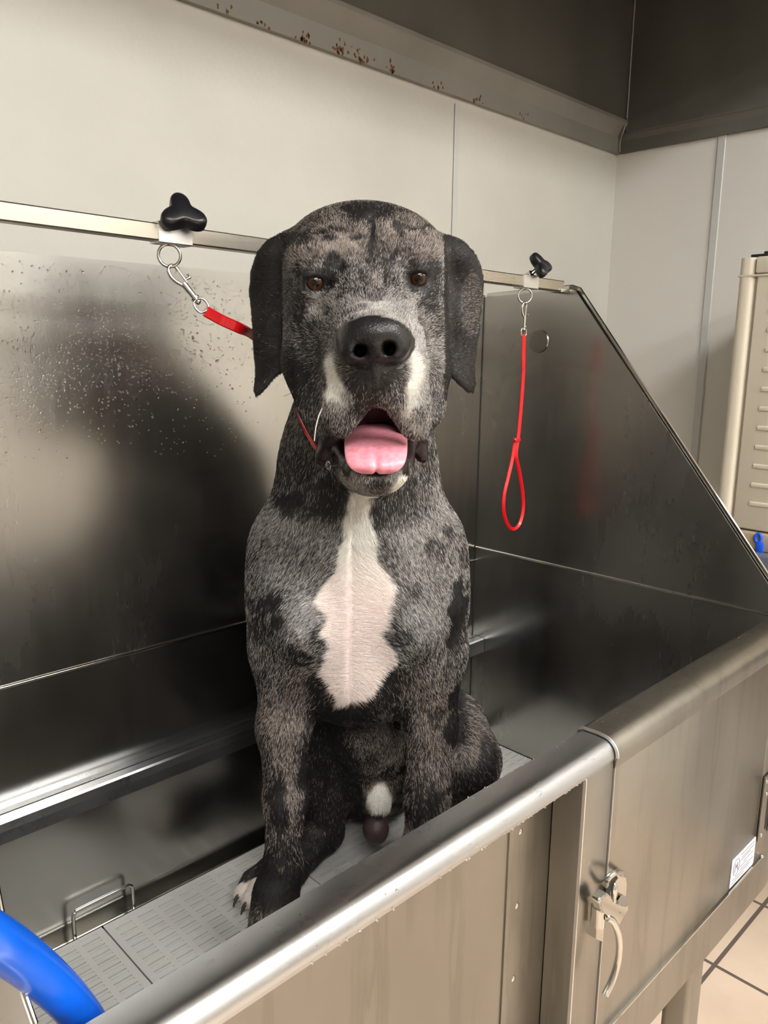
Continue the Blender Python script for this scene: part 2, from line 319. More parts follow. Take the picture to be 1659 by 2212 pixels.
lb.cyl(L(1292,1996,.010), L(1294,1955,.010), .0085)
lb.build('latch_base', M_chrome, tub)
lv = MB(); lv.poly_prism([L(*p,.010) for p in ((1274,1934),(1291,1918),(1303,1929),(1303,1946),(1324,1963),(1325,1975),(1316,1990),(1306,1986),(1300,1972),(1282,1962),(1276,1948))], (0,-.012,0))
bmesh.ops.bevel(lv.bm, geom=list(lv.bm.edges), offset=.0018, segments=2, affect='EDGES')
hl = spline([L(1312,1982,.020),L(1325,1992,.024),L(1335,2015,.028),L(1338,2045,.030),L(1334,2080,.030),L(1322,2118,.029),L(1307,2150,.028)], 6)
lv.tube(hl, .0036, 14, ref=(0,1,0), scale=[1.15-.2*(i/(len(hl)-1))+.35*max(0,i/(len(hl)-1)-.55) for i in range(len(hl))])
lv.build('latch_lever', M_chrome, tub)
MB().sphere(L(1295,1944,.0225), .0035, 12, (1,.5,1)).build('screw', M_chrome, tub)
# hinge at the right of the door
hg = MB(); hg.box((1.2125,YO-.004,Z(-.752)),(1.255,YO,Z(-.640)), .0015); 
hinge = hg.build('hinge_plate', M_front, tub)
MB().box((1.231,YO-.0045,Z(-.735)),(1.245,YO-.0035,Z(-.668))).build('slot', M_dark, hinge)
MB().cyl((1.249,YO-.008,Z(-.745)),(1.249,YO-.008,Z(-.66)), .006).build('hinge_pin', M_chrome, hinge)
for x, z in ((1.217,-.648),(1.223,-.671),(1.219,-.741)): MB().sphere((x,YO-.004,Z(z)), .0035, 10, (1,.6,1)).build('rivet', M_chrome, hinge)
MB().sphere((1.2415,YO-.002,ZD+.003), .003, 10).build('rivet', M_chrome, tub)
# sticker with its round mark and grey lines of print
stk = MB().poly_prism([(1.118,YO-.0002,Z(-.7865)),(1.206,YO-.0002,Z(-.7885)),(1.2085,YO-.0002,Z(-.786)),(1.2085,YO-.0002,Z(-.742)),(1.206,YO-.0002,Z(-.7395)),(1.120,YO-.0002,Z(-.7390)),(1.118,YO-.0002,Z(-.741))], (0,-.0006,0)).build('sticker', M_white, door, smooth=False)
pm = MB(); yy = YO-.0011
def ln(x0,x1,z,h=.0016): pm.box((x0,yy,Z(z)-h/2),(x1,yy+.0002,Z(z)+h/2))
for z, x0, x1 in ((-.7455,1.151,1.203),(-.7515,1.155,1.202),(-.7555,1.151,1.190),(-.7615,1.163,1.200),(-.7665,1.151,1.178),(-.7725,1.150,1.202),(-.7770,1.126,1.190),(-.7820,1.122,1.170)): ln(x0,x1,z)
pm.tube([(1.136+.0115*math.cos(t),yy,Z(-.7585)+.0135*math.sin(t)) for t in np.linspace(0,2*PI,28,endpoint=False)], .0006, 6, ref=(0,1,0), closed=True)
pm.tube([(1.1300,yy,Z(-.766)),(1.1325,yy,Z(-.752)),(1.136,yy,Z(-.760)),(1.1395,yy,Z(-.752)),(1.142,yy,Z(-.766))], .0007, 6, ref=(0,1,0))
pm.build('sticker_print', M_print, stk if False else door, smooth=False)
# tether bar fixed along the top
BY = .850; bz = Z(.1225)
bar = MB().sweep([(-.30,BY+.0095,Z(.1375)),(1.296,BY+.0095,Z(.1235))], rrect(.019,.0185,.0015), ref=(0,1,0)).build('tether_bar', M_bar, tub)
MB().box((1.283,BY-.002,Z(.112)),(1.3185,BY+.022,Z(.1185)), .001).build('bar_bracket', M_chrome, tub)
# ------------------------------------------------------------------ floor grates
def grate(x0, x1, lab):
    t = empty('floor_grate', (x0, YI, ZM-.02)); tag(t, lab, 'floor grate', 'floor grates in the tub')
    bm = bmesh.new(); y0, y1 = .436, 1.0255; gx = .0012
    xs = [x0+gx]; 
    for k in range(8): a = x0+.0115+.0352*k; xs += [a, a+.0265]
    xs += [x1-gx]
    ys = [y0]; yv = y0+.012
    while yv+.0035 < y1-.008: ys += [yv, yv+(.0024 if (len(ys)//2) % 2 == 0 else .0036)]; yv += .0082
    ys += [y1]
    def q(*p): bm.faces.new([bm.verts.new(v) for v in p])
    zt, zb = ZM, ZM-.006
    for i in range(len(xs)-1):
        for j in range(len(ys)-1):
            a, b, c, d = xs[i], xs[i+1], ys[j], ys[j+1]
            if i % 2 == 1 and j % 2 == 1:
                row = (j//2) % 2
                e = .0 if row == 0 else .0
                z = ZM-.016 if row == 0 else ZM-.0014
                if row: q((a,c,z),(b,c,z),(b,d,z),(a,d,z))
                q((a,c,zt),(b,c,zt),(b,c,z),(a,c,z)); q((b,d,zt),(a,d,zt),(a,d,z),(b,d,z))
                q((a,d,zt),(a,c,zt),(a,c,z),(a,d,z)); q((b,c,zt),(b,d,zt),(b,d,z),(b,c,z))
            else: q((a,c,zt),(b,c,zt),(b,d,zt),(a,d,zt))
    bmesh.ops.remove_doubles(bm, verts=bm.verts, dist=1e-5)
    me = bpy.data.meshes.new('slotted_top'); bm.to_mesh(me); bm.free(); link('slotted_top', me, M_mat, t)
    s = MB()
    for a, b in (((x0+gx,y0,ZM-.022),(x1-gx,y0+.003,ZM-.0002)),((x0+gx,y1-.003,ZM-.022),(x1-gx,y1,ZM-.0002)),((x0+gx,y0,ZM-.022),(x0+gx+.003,y1,ZM-.0002)),((x1-gx-.003,y0,ZM-.022),(x1-gx,y1,ZM-.0002))): s.box(a, b)
    s.build('skirt', M_mat, t, smooth=False)
    for a, b in (((x0+gx,YI+.002,ZM-.045),(x1-gx,YI+.03,ZM-.022)),((x0+gx,.99,ZM-.045),(x1-gx,1.02,ZM-.022))): MB().box(a,b).build('foot', M_mat, t, smooth=False)
gl = ['grey slotted plastic floor grate at the left end under the blue hose', 'grey slotted floor grate between the wire handle and the white-toed paw', 'grey slotted floor grate under the sitting dog', 'grey slotted floor grate against the right end wall behind the dog']
ge = [.1335,.4300,.7266,1.0232,1.3110]
for i in range(4): grate(ge[i], ge[i+1], gl[i])
# ------------------------------------------------------------------ clamps, snap hooks, straps
KROT1, KROT2 = .6+PI/3, 2.2
def clamp(cx, w, label, knobc, ax, kr, rot0):
    z = Z(.1375)+(cx+.30)*(-.014/1.596)
    t = empty('tether_clamp', (cx, BY, z)); tag(t, label, 'clamp', 'tether clamps on the bar')
    s = MB(); s.sweep([(cx-w/2,BY+.0095,z+.0002),(cx+w/2,BY+.0095,z-.0002)], rrect(.0235,.0225,.0012), ref=(0,1,0)); s.build('sleeve', M_sleeve, t)
    base = Vector((cx,BY+.004,z+.011)); ax = Vector(ax).normalized()
    MB().cyl(base-ax*.004, base+ax*.006, .0062, None, 6).build('nut', M_chrome, t)
    kc = Vector(knobc); MB().cyl(base, kc, .0038).build('stem', M_chrome, t)
    # three-lobed star knob
    x = ax.orthogonal().normalized(); y = ax.cross(x); k = bmesh.new(); rings = []
    for hh, sc in ((-.5,.80),(-.38,.96),(-.1,1),(.25,1),(.42,.93),(.5,.78)):
        rg = []
        for i in range(48):
            th = 2*PI*i/48; r = kr*1*sc if True else 0
            r = kr*sc*(.50+.50*(0.5+0.5*math.cos(3*(th-rot0)))**1.1)
            rg.append(k.verts.new(kc+ax*(hh*kr*.62)+x*r*math.cos(th)+y*r*math.sin(th)))
        rings.append(rg)
    for a, b in zip(rings, rings[1:]):
        for i in range(48): k.faces.new((a[i], a[(i+1)%48], b[(i+1)%48], b[i]))
    k.faces.new(rings[0][::-1]); k.faces.new(rings[-1]); m = MB(); m.bm = k; m.build('knob', M_black, t, angle=50)
    rc = Vector((cx-.004, BY+.008, z-.0235)); a_ = math.radians(35)
    MB().tube([rc+Vector((.0125*math.cos(u)*math.cos(a_), -.0125*math.cos(u)*math.sin(a_), .0125*math.sin(u))) for u in np.linspace(0,2*PI,28,endpoint=False)], .0018, 8, ref=(math.sin(a_),math.cos(a_),0), closed=True).build('ring', M_chrome, t)
    return rc
kn = onY(393,464,BY-.006)
rc1 = clamp(.4945, .043, 'polished clamp left of the dog, with big black three-lobed knob', kn, (-.25,-.72,.60), .0290, KROT1)
kn2 = onY(1169,575,BY-.004)
rc2 = clamp(1.190, .044, 'polished clamp at the right end of the bar, with black three-lobed knob', kn2, (.05,-.75,.50), .0265, KROT2)
def snap_hook(a, b, side, par):     # a: where it grips the ring, b: swivel end
    a = Vector(a); b = Vector(b); t = (b-a).normalized(); s = Vector(side); s = (s-t*s.dot(t)).normalized(); L = (b-a).length
    P = lambda u, v: a+t*(u*L)+s*v
    MB().tube(spline([P(.14,.0048),P(.06,.0050),P(0,.0015),P(.03,-.0040),P(.15,-.0068),P(.28,-.0060),P(.40,-.0026),P(.50,0)], 6), .0022, 10, ref=t.cross(s), scale=None).build('hook', M_chrome, par)
    MB().cyl(P(.14,.0052),P(.42,.0042), .0012).cyl(P(.40,0),P(.74,0), .0040, .0034).cyl(P(.72,0),P(.755,0), .0052).build('barrel', M_chrome, par)
    MB().tube([P(.36,.004),P(.37,.010)], .0013, 8).sphere(P(.37,.0108), .002, 8).build('thumb_stud', M_chrome, par)
    MB().cyl(P(.75,0),P(.81,0), .0026).sphere(P(.82,0), .0036, 12).build('swivel', M_chrome, par)
    MB().tube(spline([P(.78,-.004),P(.79,.004),P(.86,.0075),P(1.0,.0068),P(1.04,0),P(1.0,-.0068),P(.86,-.0075)], 5, True), .0013, 8, ref=t.cross(s), closed=True).build('swivel_loop', M_chrome, par)
# hanging loop on the right clamp
t2 = tag(empty('grooming_loop', onY(1136,642,BY)), 'red grooming loop hanging free from the right-hand clamp', 'leash', 'red grooming loops')
yh = BY+.008
snap_hook(rc2+Vector((0,0,-.012)), onY(1131,724,yh), (1,0,0), t2)
def pxp(l, y=yh): return [onY(a, b, y) for a, b in l]
st = spline(pxp([(1131,722),(1131,790),(1127,860),(1121,930),(1118,955),(1115,985),(1122,1020),(1129,1065),(1130,1100),(1123,1130),(1110,1143),(1099,1132),(1091,1105),(1092,1070),(1101,1030),(1110,990),(1115,955)]), 8)
vd = Vector((.70,.71,0))
for i, p in enumerate(st):
    if i > 80: st[i] = p+Vector((0,.003,0))
MB().sweep(st, rrect(.0065,.0022,.0008), ref=tuple(vd)).build('strap', M_red, t2)
MB().sweep(pxp([(1131.5,727),(1130.5,795)], yh-.002), rrect(.0068,.0028,.0008), ref=tuple(vd)).build('stitched_fold', M_red, t2)
sl = onY(1116,950,yh-.001)
MB().box((-.0075,-.0035,-.0032),(.0085,.0035,.0032), .001).build('slider', M_red, t2).location = sl
t2.children[-1].matrix_parent_inverse = Matrix.Translation(t2.location).inverted()
MB().sphere(onY(1113,950,yh-.0045), .0016, 10).build('rivet', M_chrome, t2)
# loop on the dog: straps below are finished after the dog is built
# ------------------------------------------------------------------ hose
hp = [(-.10,.33,1.19),(-.03,.37,1.175)]
hs = [onY(-30,2022,.395), onY(30,2058,.415), onY(90,2105,.435), onY(150,2163,.455), onY(196,2225,.468), onY(225,2290,.478)]
HP = spline([(-.80,.40,.02),(-.62,.28,.45),(-.34,.25,.90),(-.14,.27,1.12),(-.04,.295,1.17),(.02,.322,1.178),(.055,.348,1.162), onY(-120,1982,.375)]+hs+[Vector((.27,.52,.80)),Vector((.30,.56,.68)),Vector((.24,.62,.63))], 10)
tag(MB().tube(HP, .0128, 28).build('water_hose', M_blue), 'glossy bright blue water hose curving over the left end of the tub', 'hose')
# ------------------------------------------------------------------ locker, plank, counter, clip
K2 = 1.72/1.5; xc = 1.72; zc = Z(-.320*K2)
lk = tag(empty('storage_cabinet', (xc+.15,.5,zc)), 'beige moulded plastic cabinet with ribbed door against the right wall', 'cabinet')
yl = .617*K2; ytop = Z(.174*K2)
MB().box((xc+.012,-.1,zc),(XR-.06,yl-.004,ytop), .004).build('carcass', M_lock, lk)
MB().sweep([(xc+.02,yl-.016,zc),(xc+.02,yl-.016,ytop)], rrect(.040,.032,.012,4), ref=(0,1,0)).build('corner_post', M_lock, lk)
cab_door = MB().box((xc+.003,-.1,zc+.004),(xc+.02,yl-.038,ytop-.036), .003).build('door', M_lock, lk)
for i in range(12):
    z = Z(.118*K2)-i*.0402; MB().box((xc-.001,.05,z-.005),(xc+.006,yl-.068,z+.005), .004, 3).build('rib', M_lock, cab_door)
MB().box((xc-.001,-.1,ytop-.038),(xc+.02,yl+.001,ytop-.034), .001).build('top_band', M_lock, lk)
MB().box((xc-.001,-.1,ytop-.032),(xc+.02,yl-.034,ytop+.001), .004).build('top_rail', M_lock, lk)
bx = MB(); bx.box((xc+.01,.30,ytop+.001),(xc+.16,.690,ytop+.007), .002); bx.box((xc+.03,.30,ytop+.007),(xc+.14,.672,ytop+.014), .002)
tag(bx.build('tray', M_black), 'thin black tray lying on top of the beige cabinet', 'tray')
tag(MB().box((xc-.012,-.3,zc-.037),(XR-.03,.76,zc-.0005), .003).build('shelf_board', M_wood), 'brown wooden board under the beige cabinet', 'shelf board')
ct = tag(empty('counter', (xc+.2,.2,0)), 'slate blue counter below the brown board, behind the tub', 'counter')
MB().box((xc-.04,-.3,zc-.10),(XR-.02,.80,zc-.038), .006).build('counter_top', M_slate, ct)
for y in (-.25, .45): MB().box((XR-.09,y,0),(XR-.04,y+.05,zc-.10), .003).build('leg', M_rail, ct)
cl = MB(); c0 = onX(1638,1162,xc-.016)
cl.tube([c0+Vector((0,.006*math.cos(t),.009*math.sin(t))) for t in np.linspace(0,2*PI,20,endpoint=False)], .0032, 8, ref=(1,0,0), closed=True)
cl.box(c0+Vector((-.003,-.013,-.032)), c0+Vector((.003,.003,-.008)), .003)
tag(cl.build('clip', M_blue2), 'small blue plastic clip with a round eye hanging on the brown board', 'clip')
# ------------------------------------------------------------------ dog (signed distance body, meshed once)
# frame: u right, w away from the camera foot point, v up; origin (0,0,HC)
cp, sp = math.cos(PIT), math.sin(PIT)
AW = Vector((math.sin(YAW), math.cos(YAW), 0)); AU = Vector((math.cos(YAW), -math.sin(YAW), 0))
def uwv(px, py, w):
    a, b = (px-829.5)/F, (1106-py)/F
    a, b = a*math.cos(ROLL)-b*math.sin(ROLL), a*math.sin(ROLL)+b*math.cos(ROLL)
    dw, dv = cp+b*sp, b*cp-sp; c = w/dw
    return np.array([a*c, w, dv*c]), c/F
def floorp(px, v, w):      # column px, height v, distance w
    c = (w*cp-v*sp); return np.array([(px-829.5)/F*c, w, v])
def world(p): return AU*float(p[0])+AW*float(p[1])+Vector((0,0,float(p[2])+HC))
def warr(P): A = np.array([AU, AW, (0,0,1)]); return P@A+np.array([0,0,HC])
HG = .0034
gu = np.arange(-.30, .215, HG); gw = np.arange(.68, 1.56, HG)
gv = np.concatenate([np.arange(-.852, -.26, .0040), np.arange(-.26, .215, .0028)])
gu, gw, gv = [g.astype(np.float32) for g in (gu, gw, gv)]
D = np.full((len(gu), len(gw), len(gv)), .3, np.float32)
def region(lo, hi, mar):
    sl = []
    for g, a, b in zip((gu, gw, gv), lo, hi): sl.append(slice(max(0, np.searchsorted(g, a-mar)-1), min(len(g), np.searchsorted(g, b+mar)+1)))
    return tuple(sl), gu[sl[0]][:,None,None], gw[sl[1]][None,:,None], gv[sl[2]][None,None,:]
def smin(a, b, k):
    h = np.maximum(k-np.abs(a-b), 0)/k; return np.minimum(a, b)-h*h*k*.25
def put(sl, d, k, sub=False):
    if sub: D[sl] = -smin(-D[sl], d, k)
    else: D[sl] = smin(D[sl], d, k)
def ell(c, r, k=.03, sub=False, R=None):
    c = np.asarray(c, float); r = np.asarray(r, float); m = max(r)
    ext = r if R is None else np.array([m]*3)
    sl, x, y, z = region(c-ext, c+ext, k+.03)
    x, y, z = x-c[0], y-c[1], z-c[2]
    if R is not None: x, y, z = [R[i][0]*x+R[i][1]*y+R[i][2]*z for i in range(3)]
    k0 = np.sqrt((x/r[0])**2+(y/r[1])**2+(z/r[2])**2); k1 = np.sqrt((x/r[0]**2)**2+(y/r[1]**2)**2+(z/r[2]**2)**2)
    put(sl, (k0*(k0-1)/np.maximum(k1, 1e-6)).astype(np.float32), k, sub)
def cap(a, b, ra, rb, k=.03, sub=False, fl=None):
    a = np.asarray(a, float); b = np.asarray(b, float)
    lo = np.minimum(a, b)-max(ra, rb); hi = np.maximum(a, b)+max(ra, rb)
    sl, x, y, z = region(lo, hi, k+.03); e = b-a; L2 = float(e@e)
    x, y, z = x-a[0], y-a[1], z-a[2]
    h = np.clip((x*e[0]+y*e[1]+z*e[2])/L2, 0, 1)
    d = np.sqrt((x-h*e[0])**2+(y-h*e[1])**2+(z-h*e[2])**2)-(ra+(rb-ra)*h)
    put(sl, d.astype(np.float32), k, sub)
def E(px, py, w, rx, ry, rw, k=.03, sub=False):
    c, s = uwv(px, py, w); ell(c, (rx*s, rw, ry*s), k, sub)
def C(p, q, k=.03, sub=False):
    a, s = uwv(*p[:3]); b, t = uwv(*q[:3]); cap(a, b, p[3]*s, q[3]*t, k, sub)
FLV = -.8435
# --- torso
C((772,1250,1.15,165),(800,1500,1.32,170),.05)
cap((-.02,1.34,-.70),(-.015,1.30,-.66),.135,.135,.05)                      # pelvis on the floor
E(772,1270,1.10,228,235,.150,.05)
E(776,1430,1.075,150,128,.105,.05)
C((770,1010,1.08,150),(772,1130,1.08,190),.05)
C((785,860,1.03,128),(775,1020,1.06,148),.04); C((785,800,1.035,105),(772,1090,1.14,165),.05)
C((784,1540,1.14,98),(808,1660,1.19,62),.04)                               # belly
# shoulders, upper arms
C((628,1190,1.06,72),(606,1400,1.02,56),.05); C((918,1190,1.08,72),(942,1400,1.04,52),.05)
E(640,1330,.985,62,80,.05,.04); E(888,1330,.995,62,80,.05,.04)
# forelegs
C((612,1400,1.02,56),(613,1570,1.015,53),.03); C((613,1570,1.015,53),(616,1730,1.0,41),.02)
C((616,1730,1.0,41),(610,1880,.985,37),.02); C((610,1880,.985,38),(600,1985,.965,42),.02)
C((942,1410,1.04,56),(930,1570,1.035,52),.03); C((930,1570,1.035,52),(923,1720,1.02,44),.02); C((923,1720,1.02,44),(912,1840,1.0,40),.02)
for px in (597, 905):
    a = floorp(px, -.74, .968 if px < 700 else .985); b = floorp(px-4, -.812, .945 if px < 700 else .962)
    cap(a, b, .026, .033, .02)
    for i, (dx, dw) in enumerate(((-.027,.006),(-.009,-.008),(.010,-.008),(.027,.006))):
        c = b+np.array([dx, -.030+dw, -.012]); cap(b+np.array([dx*.6,-.008,-.006]), c, .018, .0165, .008); cap(c, c+np.array([dx*.2,-.016,-.004]), .0155, .0125, .006)
a, s = uwv(912,1840,1.0); cap(a, floorp(905, -.75, .985), 40*s, .027, .02)
# right hind leg of the dog (left in the picture)
C((700,1560,1.29,95),(640,1590,1.15,56),.04); C((640,1590,1.15,54),(704,1740,1.21,38),.03)
C((704,1740,1.21,38),(700,1795,1.215,38),.02); C((700,1795,1.215,38),(625,1888,1.12,30),.02); 
pw = np.array([-.170,1.118,-.812]); a, s = uwv(625,1888,1.12); cap(a, pw, .020, .026, .02)
td = np.array([-.40,-.917,0]); tn = np.array([.917,-.40,0])
TOES = []
for q, o in ((-.031,.006),(-.0105,-.004),(.0105,-.004),(.031,.006)):
    b = pw+tn*q+td*(.022-o)+np.array([0,0,-.008]); e = b+td*.028+np.array([0,0,-.010])
    cap(pw+tn*q*.55-td*.005, b, .0125, .0115, .006); cap(b, e, .0118, .0098, .002); TOES.append((b, e))
# left hind leg of the dog (right in the picture)
C((900,1540,1.28,100),(965,1580,1.18,74),.04); C((965,1570,1.18,72),(1008,1640,1.12,66),.04)
C((1008,1645,1.12,64),(960,1770,1.19,40),.03); cap(floorp(955,-.80,1.19), floorp(1010,-.81,1.05), .026, .028, .02)
for q in (-.024,-.008,.009,.024): cap(floorp(1010,-.815,1.05)+np.array([q,0,0]), floorp(1012,-.822,1.00)+np.array([q*1.1,0,0]), .016, .014, .008)
# sheath, scrotum
C((822,1680,1.165,24),(818,1738,1.125,26),.02); E(812,1790,1.128,29,33,.026,.012)
# tail
cap((.02,1.40,-.76),(.13,1.34,-.82),.032,.020,.02); cap((.13,1.34,-.82),(.19,1.24,-.828),.020,.012,.01)
# --- head
E(788,562,.985,176,116,.115,.04)
E(789,690,.965,177,150,.105,.04)
E(786,800,.950,150,120,.085,.04)
C((800,640,.905,110),(806,720,.84,92),.04)                  # bridge
C((808,745,.86,104),(808,765,.79,86),.03)                   # muzzle
C((752,800,.800,52),(742,890,.800,44),.025); C((872,800,.800,52),(889,892,.800,42),.025)
C((748,890,.800,40),(752,915,.800,30),.015); C((884,890,.800,38),(885,918,.800,28),.015)
C((785,815,.775,38),(779,855,.780,30),.012); C((838,815,.775,38),(846,858,.780,30),.012)
E(688,556,.895,62,34,.032,.025); E(893,545,.895,60,34,.032,.025)     # brows
E(700,700,.905,60,60,.04,.03); E(895,700,.905,60,60,.04,.03)
C((672,790,.91,56),(694,880,.90,38),.03); C((915,800,.91,60),(912,880,.90,42),.03)      # cheeks hanging
C((694,880,.89,36),(724,930,.87,30),.025); C((908,880,.895,38),(893,930,.865,30),.025)
# mouth hollow, lower jaw
C((815,905,.775,24),(812,960,.80,52),.012,True); C((812,960,.80,50),(808,985,.88,46),.012,True)
C((800,985,.95,88),(812,1004,.845,66),.025); E(813,1012,.815,70,48,.032,.02)
C((812,968,.79,50),(808,965,.90,50),.012,True)
# corner lips
C((716,950,.875,24),(706,985,.865,27),.012); C((735,975,.850,14),(745,1005,.825,12),.008)
C((902,945,.875,18),(913,988,.868,14),.012); C((888,960,.85,12),(884,1000,.825,12),.008)
E(811,812,.790,62,40,.032,.02)
# nose
E(808,728,.762,74,44,.034,.008); E(785,724,.752,46,36,.026,.02); E(832,722,.752,46,36,.026,.02); E(765,752,.748,32,33,.022,.008); E(851,750,.748,32,33,.022,.008); C((808,755,.742,14),(810,800,.752,16),.008)
C((780,754,.720,16),(776,762,.765,13),.004,True); C((839,750,.720,16),(845,758,.765,13),.004,True)
C((770,768,.722,8),(750,772,.734,5),.003,True); C((852,764,.720,8),(873,766,.734,5),.003,True)
C((809,758,.720,2.5),(811,858,.735,2.5),.003,True)
# forehead folds and lines round the eyes
# find the surface distance along a ray of the picture frame: used to seat eyes, folds and straps
def surf(px, py, w0=.68, w1=1.5, off=0):
    ws = np.arange(w0, w1, .001); P = np.array([uwv(px, py, w)[0] for w in ws])
    i, j, k = [np.clip(np.searchsorted(g, P[:,n])-0, 0, len(g)-1) for n, g in enumerate((gu, gw, gv))]
    d = D[i,j,k]; h = np.argmax(d < 0)
    return ws[h] if d[h] < 0 else None
for l, r_ in (([(806,468),(800,500),(806,530),(803,560),(812,585)],5),([(830,505),(824,530),(828,560)],4),([(846,520),(858,498),(892,488),(930,500),(948,530)],4),([(850,552),(862,528),(890,520),(915,524)],3.5),([(690,500),(735,496),(768,512),(786,540)],4),([(742,548),(733,570),(745,590)],4),([(775,555),(770,585),(780,610)],3),([(836,570),(842,595),(836,615)],3),
    ([(735,665),(760,650),(800,645),(845,650),(872,668)],3),([(655,650),(690,662),(712,690),(700,740)],3.5),([(940,650),(915,668),(905,700),(918,745)],3.5),([(640,700),(655,760),(650,830)],3.5),([(945,720),(938,790),(930,850)],3)):
    for p, q in zip(l, l[1:]):
        w0, w1 = surf(*p), surf(*q)
        if w0 and w1: C((*p,w0,r_*1.7),(*q,w1,r_*1.7),.008,True)
EYES = []
for px, py in ((681,612),(904,602)):
    w = surf(px, py); c, s = uwv(px, py, w+.0115); EYES.append((c, w))
    E(px, py+2, w-.004, 27, 20, .011, .016, True)
    ell(c, (.0160,.0150,.0150), .008)
    E(px+(-3 if px < 800 else 3), py-20, w-.0005, 25, 7, .006, .010)            # upper lid fold
    E(px, py+22, w+.003, 26, 7, .006, .010)                                     # lower lid
    C((px-13,py+2,w-.006,9),(px+13,py+1,w-.006,9),.003,True); E(px, py+1, w-.006, 19, 15, .012, .003, True)
# ears: curved flaps
def ear(poly, wtop, wbot, bow, th, side):
    P = np.array([uwv(x, y, (wtop+wbot)/2)[0] for x, y in poly]); a = P[:,[0,2]]
    lo = np.array([a[:,0].min(), min(wtop,wbot)-.04, a[:,1].min()]); hi = np.array([a[:,0].max(), max(wtop,wbot)+.04, a[:,1].max()])
    sl, x, y, z = region(lo, hi, .03); X, Zz = np.broadcast_arrays(x[:,0,:], z[:,0,:])
    d = np.full(X.shape, 9.); ins = np.zeros(X.shape, bool)
    for p, q in zip(a, np.roll(a, -1, 0)):
        e = q-p; h = np.clip(((X-p[0])*e[0]+(Zz-p[1])*e[1])/(e@e), 0, 1); d = np.minimum(d, np.hypot(X-p[0]-h*e[0], Zz-p[1]-h*e[1]))
        c = (p[1] > Zz) != (q[1] > Zz); xi = p[0]+(Zz-p[1])/(q[1]-p[1]+1e-9)*(q[0]-p[0]); ins ^= c & (X < xi)
    d = np.where(ins, -d, d)-.001
    tz = (a[:,1].max()-Zz)/(a[:,1].max()-a[:,1].min()); tx = np.clip((X-a[:,0].min())/(a[:,0].max()-a[:,0].min()), 0, 1)
    if side > 0: tx = 1-tx                       # tx: 1 at the head side
    ws = wtop+(wbot-wtop)*np.clip(tz, 0, 1)**.8 - bow*np.sin(PI*np.clip(tx, 0, 1)) + .018*(1-tx)**2
    ws = ws-.010*np.exp(-((tz-.12)/.1)**2)+.003*np.sin(tz*17+tx*4)
    dw = np.abs(y-ws[:,None,:])-th; d3 = d[:,None,:]
    m = np.maximum(dw, d3); rr = .005
    dd = np.minimum(np.maximum(dw+rr, d3+rr), 0)+np.hypot(np.maximum(dw+rr, 0), np.maximum(d3+rr, 0))-rr
    put(sl, dd.astype(np.float32), .012)
ear([(640,498),(610,502),(578,520),(556,545),(540,580),(533,625),(538,670),(546,720),(550,775),(553,815),(551,842),(557,856),(572,845),(592,822),(610,803),(620,780),(622,740),(620,690),(625,600)], .975, .945, .012, .0052, -1)
ear([(940,505),(972,508),(1000,520),(1025,545),(1042,575),(1048,610),(1044,660),(1038,705),(1030,745),(1025,790),(1024,830),(1020,848),(1008,846),(990,830),(968,808),(950,780),(960,745),(968,700),(966,600)], .985, .955, .012, .0052, 1)
# --- surface nets
def nets():
    IN = D < 0
    c8 = [IN[i:IN.shape[0]-1+i, j:IN.shape[1]-1+j, k:IN.shape[2]-1+k] for i in (0,1) for j in (0,1) for k in (0,1)]
    cnt = np.zeros(c8[0].shape, np.int8)
    for c in c8: cnt += c
    act = np.argwhere((cnt > 0) & (cnt < 8)); idx = np.full(cnt.shape, -1, np.int32); idx[tuple(act.T)] = np.arange(len(act))
    G = (gu, gw, gv); acc = np.zeros((len(act), 3)); n = np.zeros(len(act))
    for ax in range(3):
        o = [a for a in range(3) if a != ax]
        for p in (0,1):
            for q in (0,1):
                A = act.copy(); A[:,o[0]] += p; A[:,o[1]] += q; B = A.copy(); B[:,ax] += 1
                fa, fb = D[tuple(A.T)], D[tuple(B.T)]; m = (fa < 0) != (fb < 0); t = np.where(m, fa/(fa-fb+1e-12), 0)
                for d in range(3):
                    ca, cb = G[d][A[:,d]], G[d][B[:,d]]; acc[:,d] += np.where(m, ca+(cb-ca)*t, 0)
                n += m
    V = acc/n[:,None]; Q = []
    for ax in range(3):
        o = [a for a in range(3) if a != ax]; a0 = np.moveaxis(IN, ax, 0); e = np.argwhere(np.moveaxis(a0[:-1] != a0[1:], 0, ax))
        e = e[(e[:,o[0]] > 0) & (e[:,o[1]] > 0) & (e[:,o[0]] < IN.shape[o[0]]-1) & (e[:,o[1]] < IN.shape[o[1]]-1)]
        def g(p, q): z = e.copy(); z[:,o[0]] -= p; z[:,o[1]] -= q; return idx[tuple(z.T)]
        f = np.stack([g(1,1), g(0,1), g(0,0), g(1,0)], 1); flip = IN[tuple(e.T)]
        if ax == 1: flip = ~flip
        f[~flip] = f[~flip][:,::-1]; Q.append(f)
    return V, np.concatenate(Q)
V, Q = nets()
# light smoothing
def smooth(V, Q, it):
    E_ = np.concatenate([Q[:,[0,1]], Q[:,[1,2]], Q[:,[2,3]], Q[:,[3,0]]]); 
    deg = np.bincount(E_.ravel(), minlength=len(V))[:,None]
    for _ in range(it):
        s = np.stack([np.bincount(E_[:,0], V[E_[:,1],d], len(V))+np.bincount(E_[:,1], V[E_[:,0],d], len(V)) for d in range(3)], 1)
        V = V*.5+.5*s/deg
    return V
V = smooth(V, Q, 2)
V[:,2] = np.maximum(V[:,2], FLV)
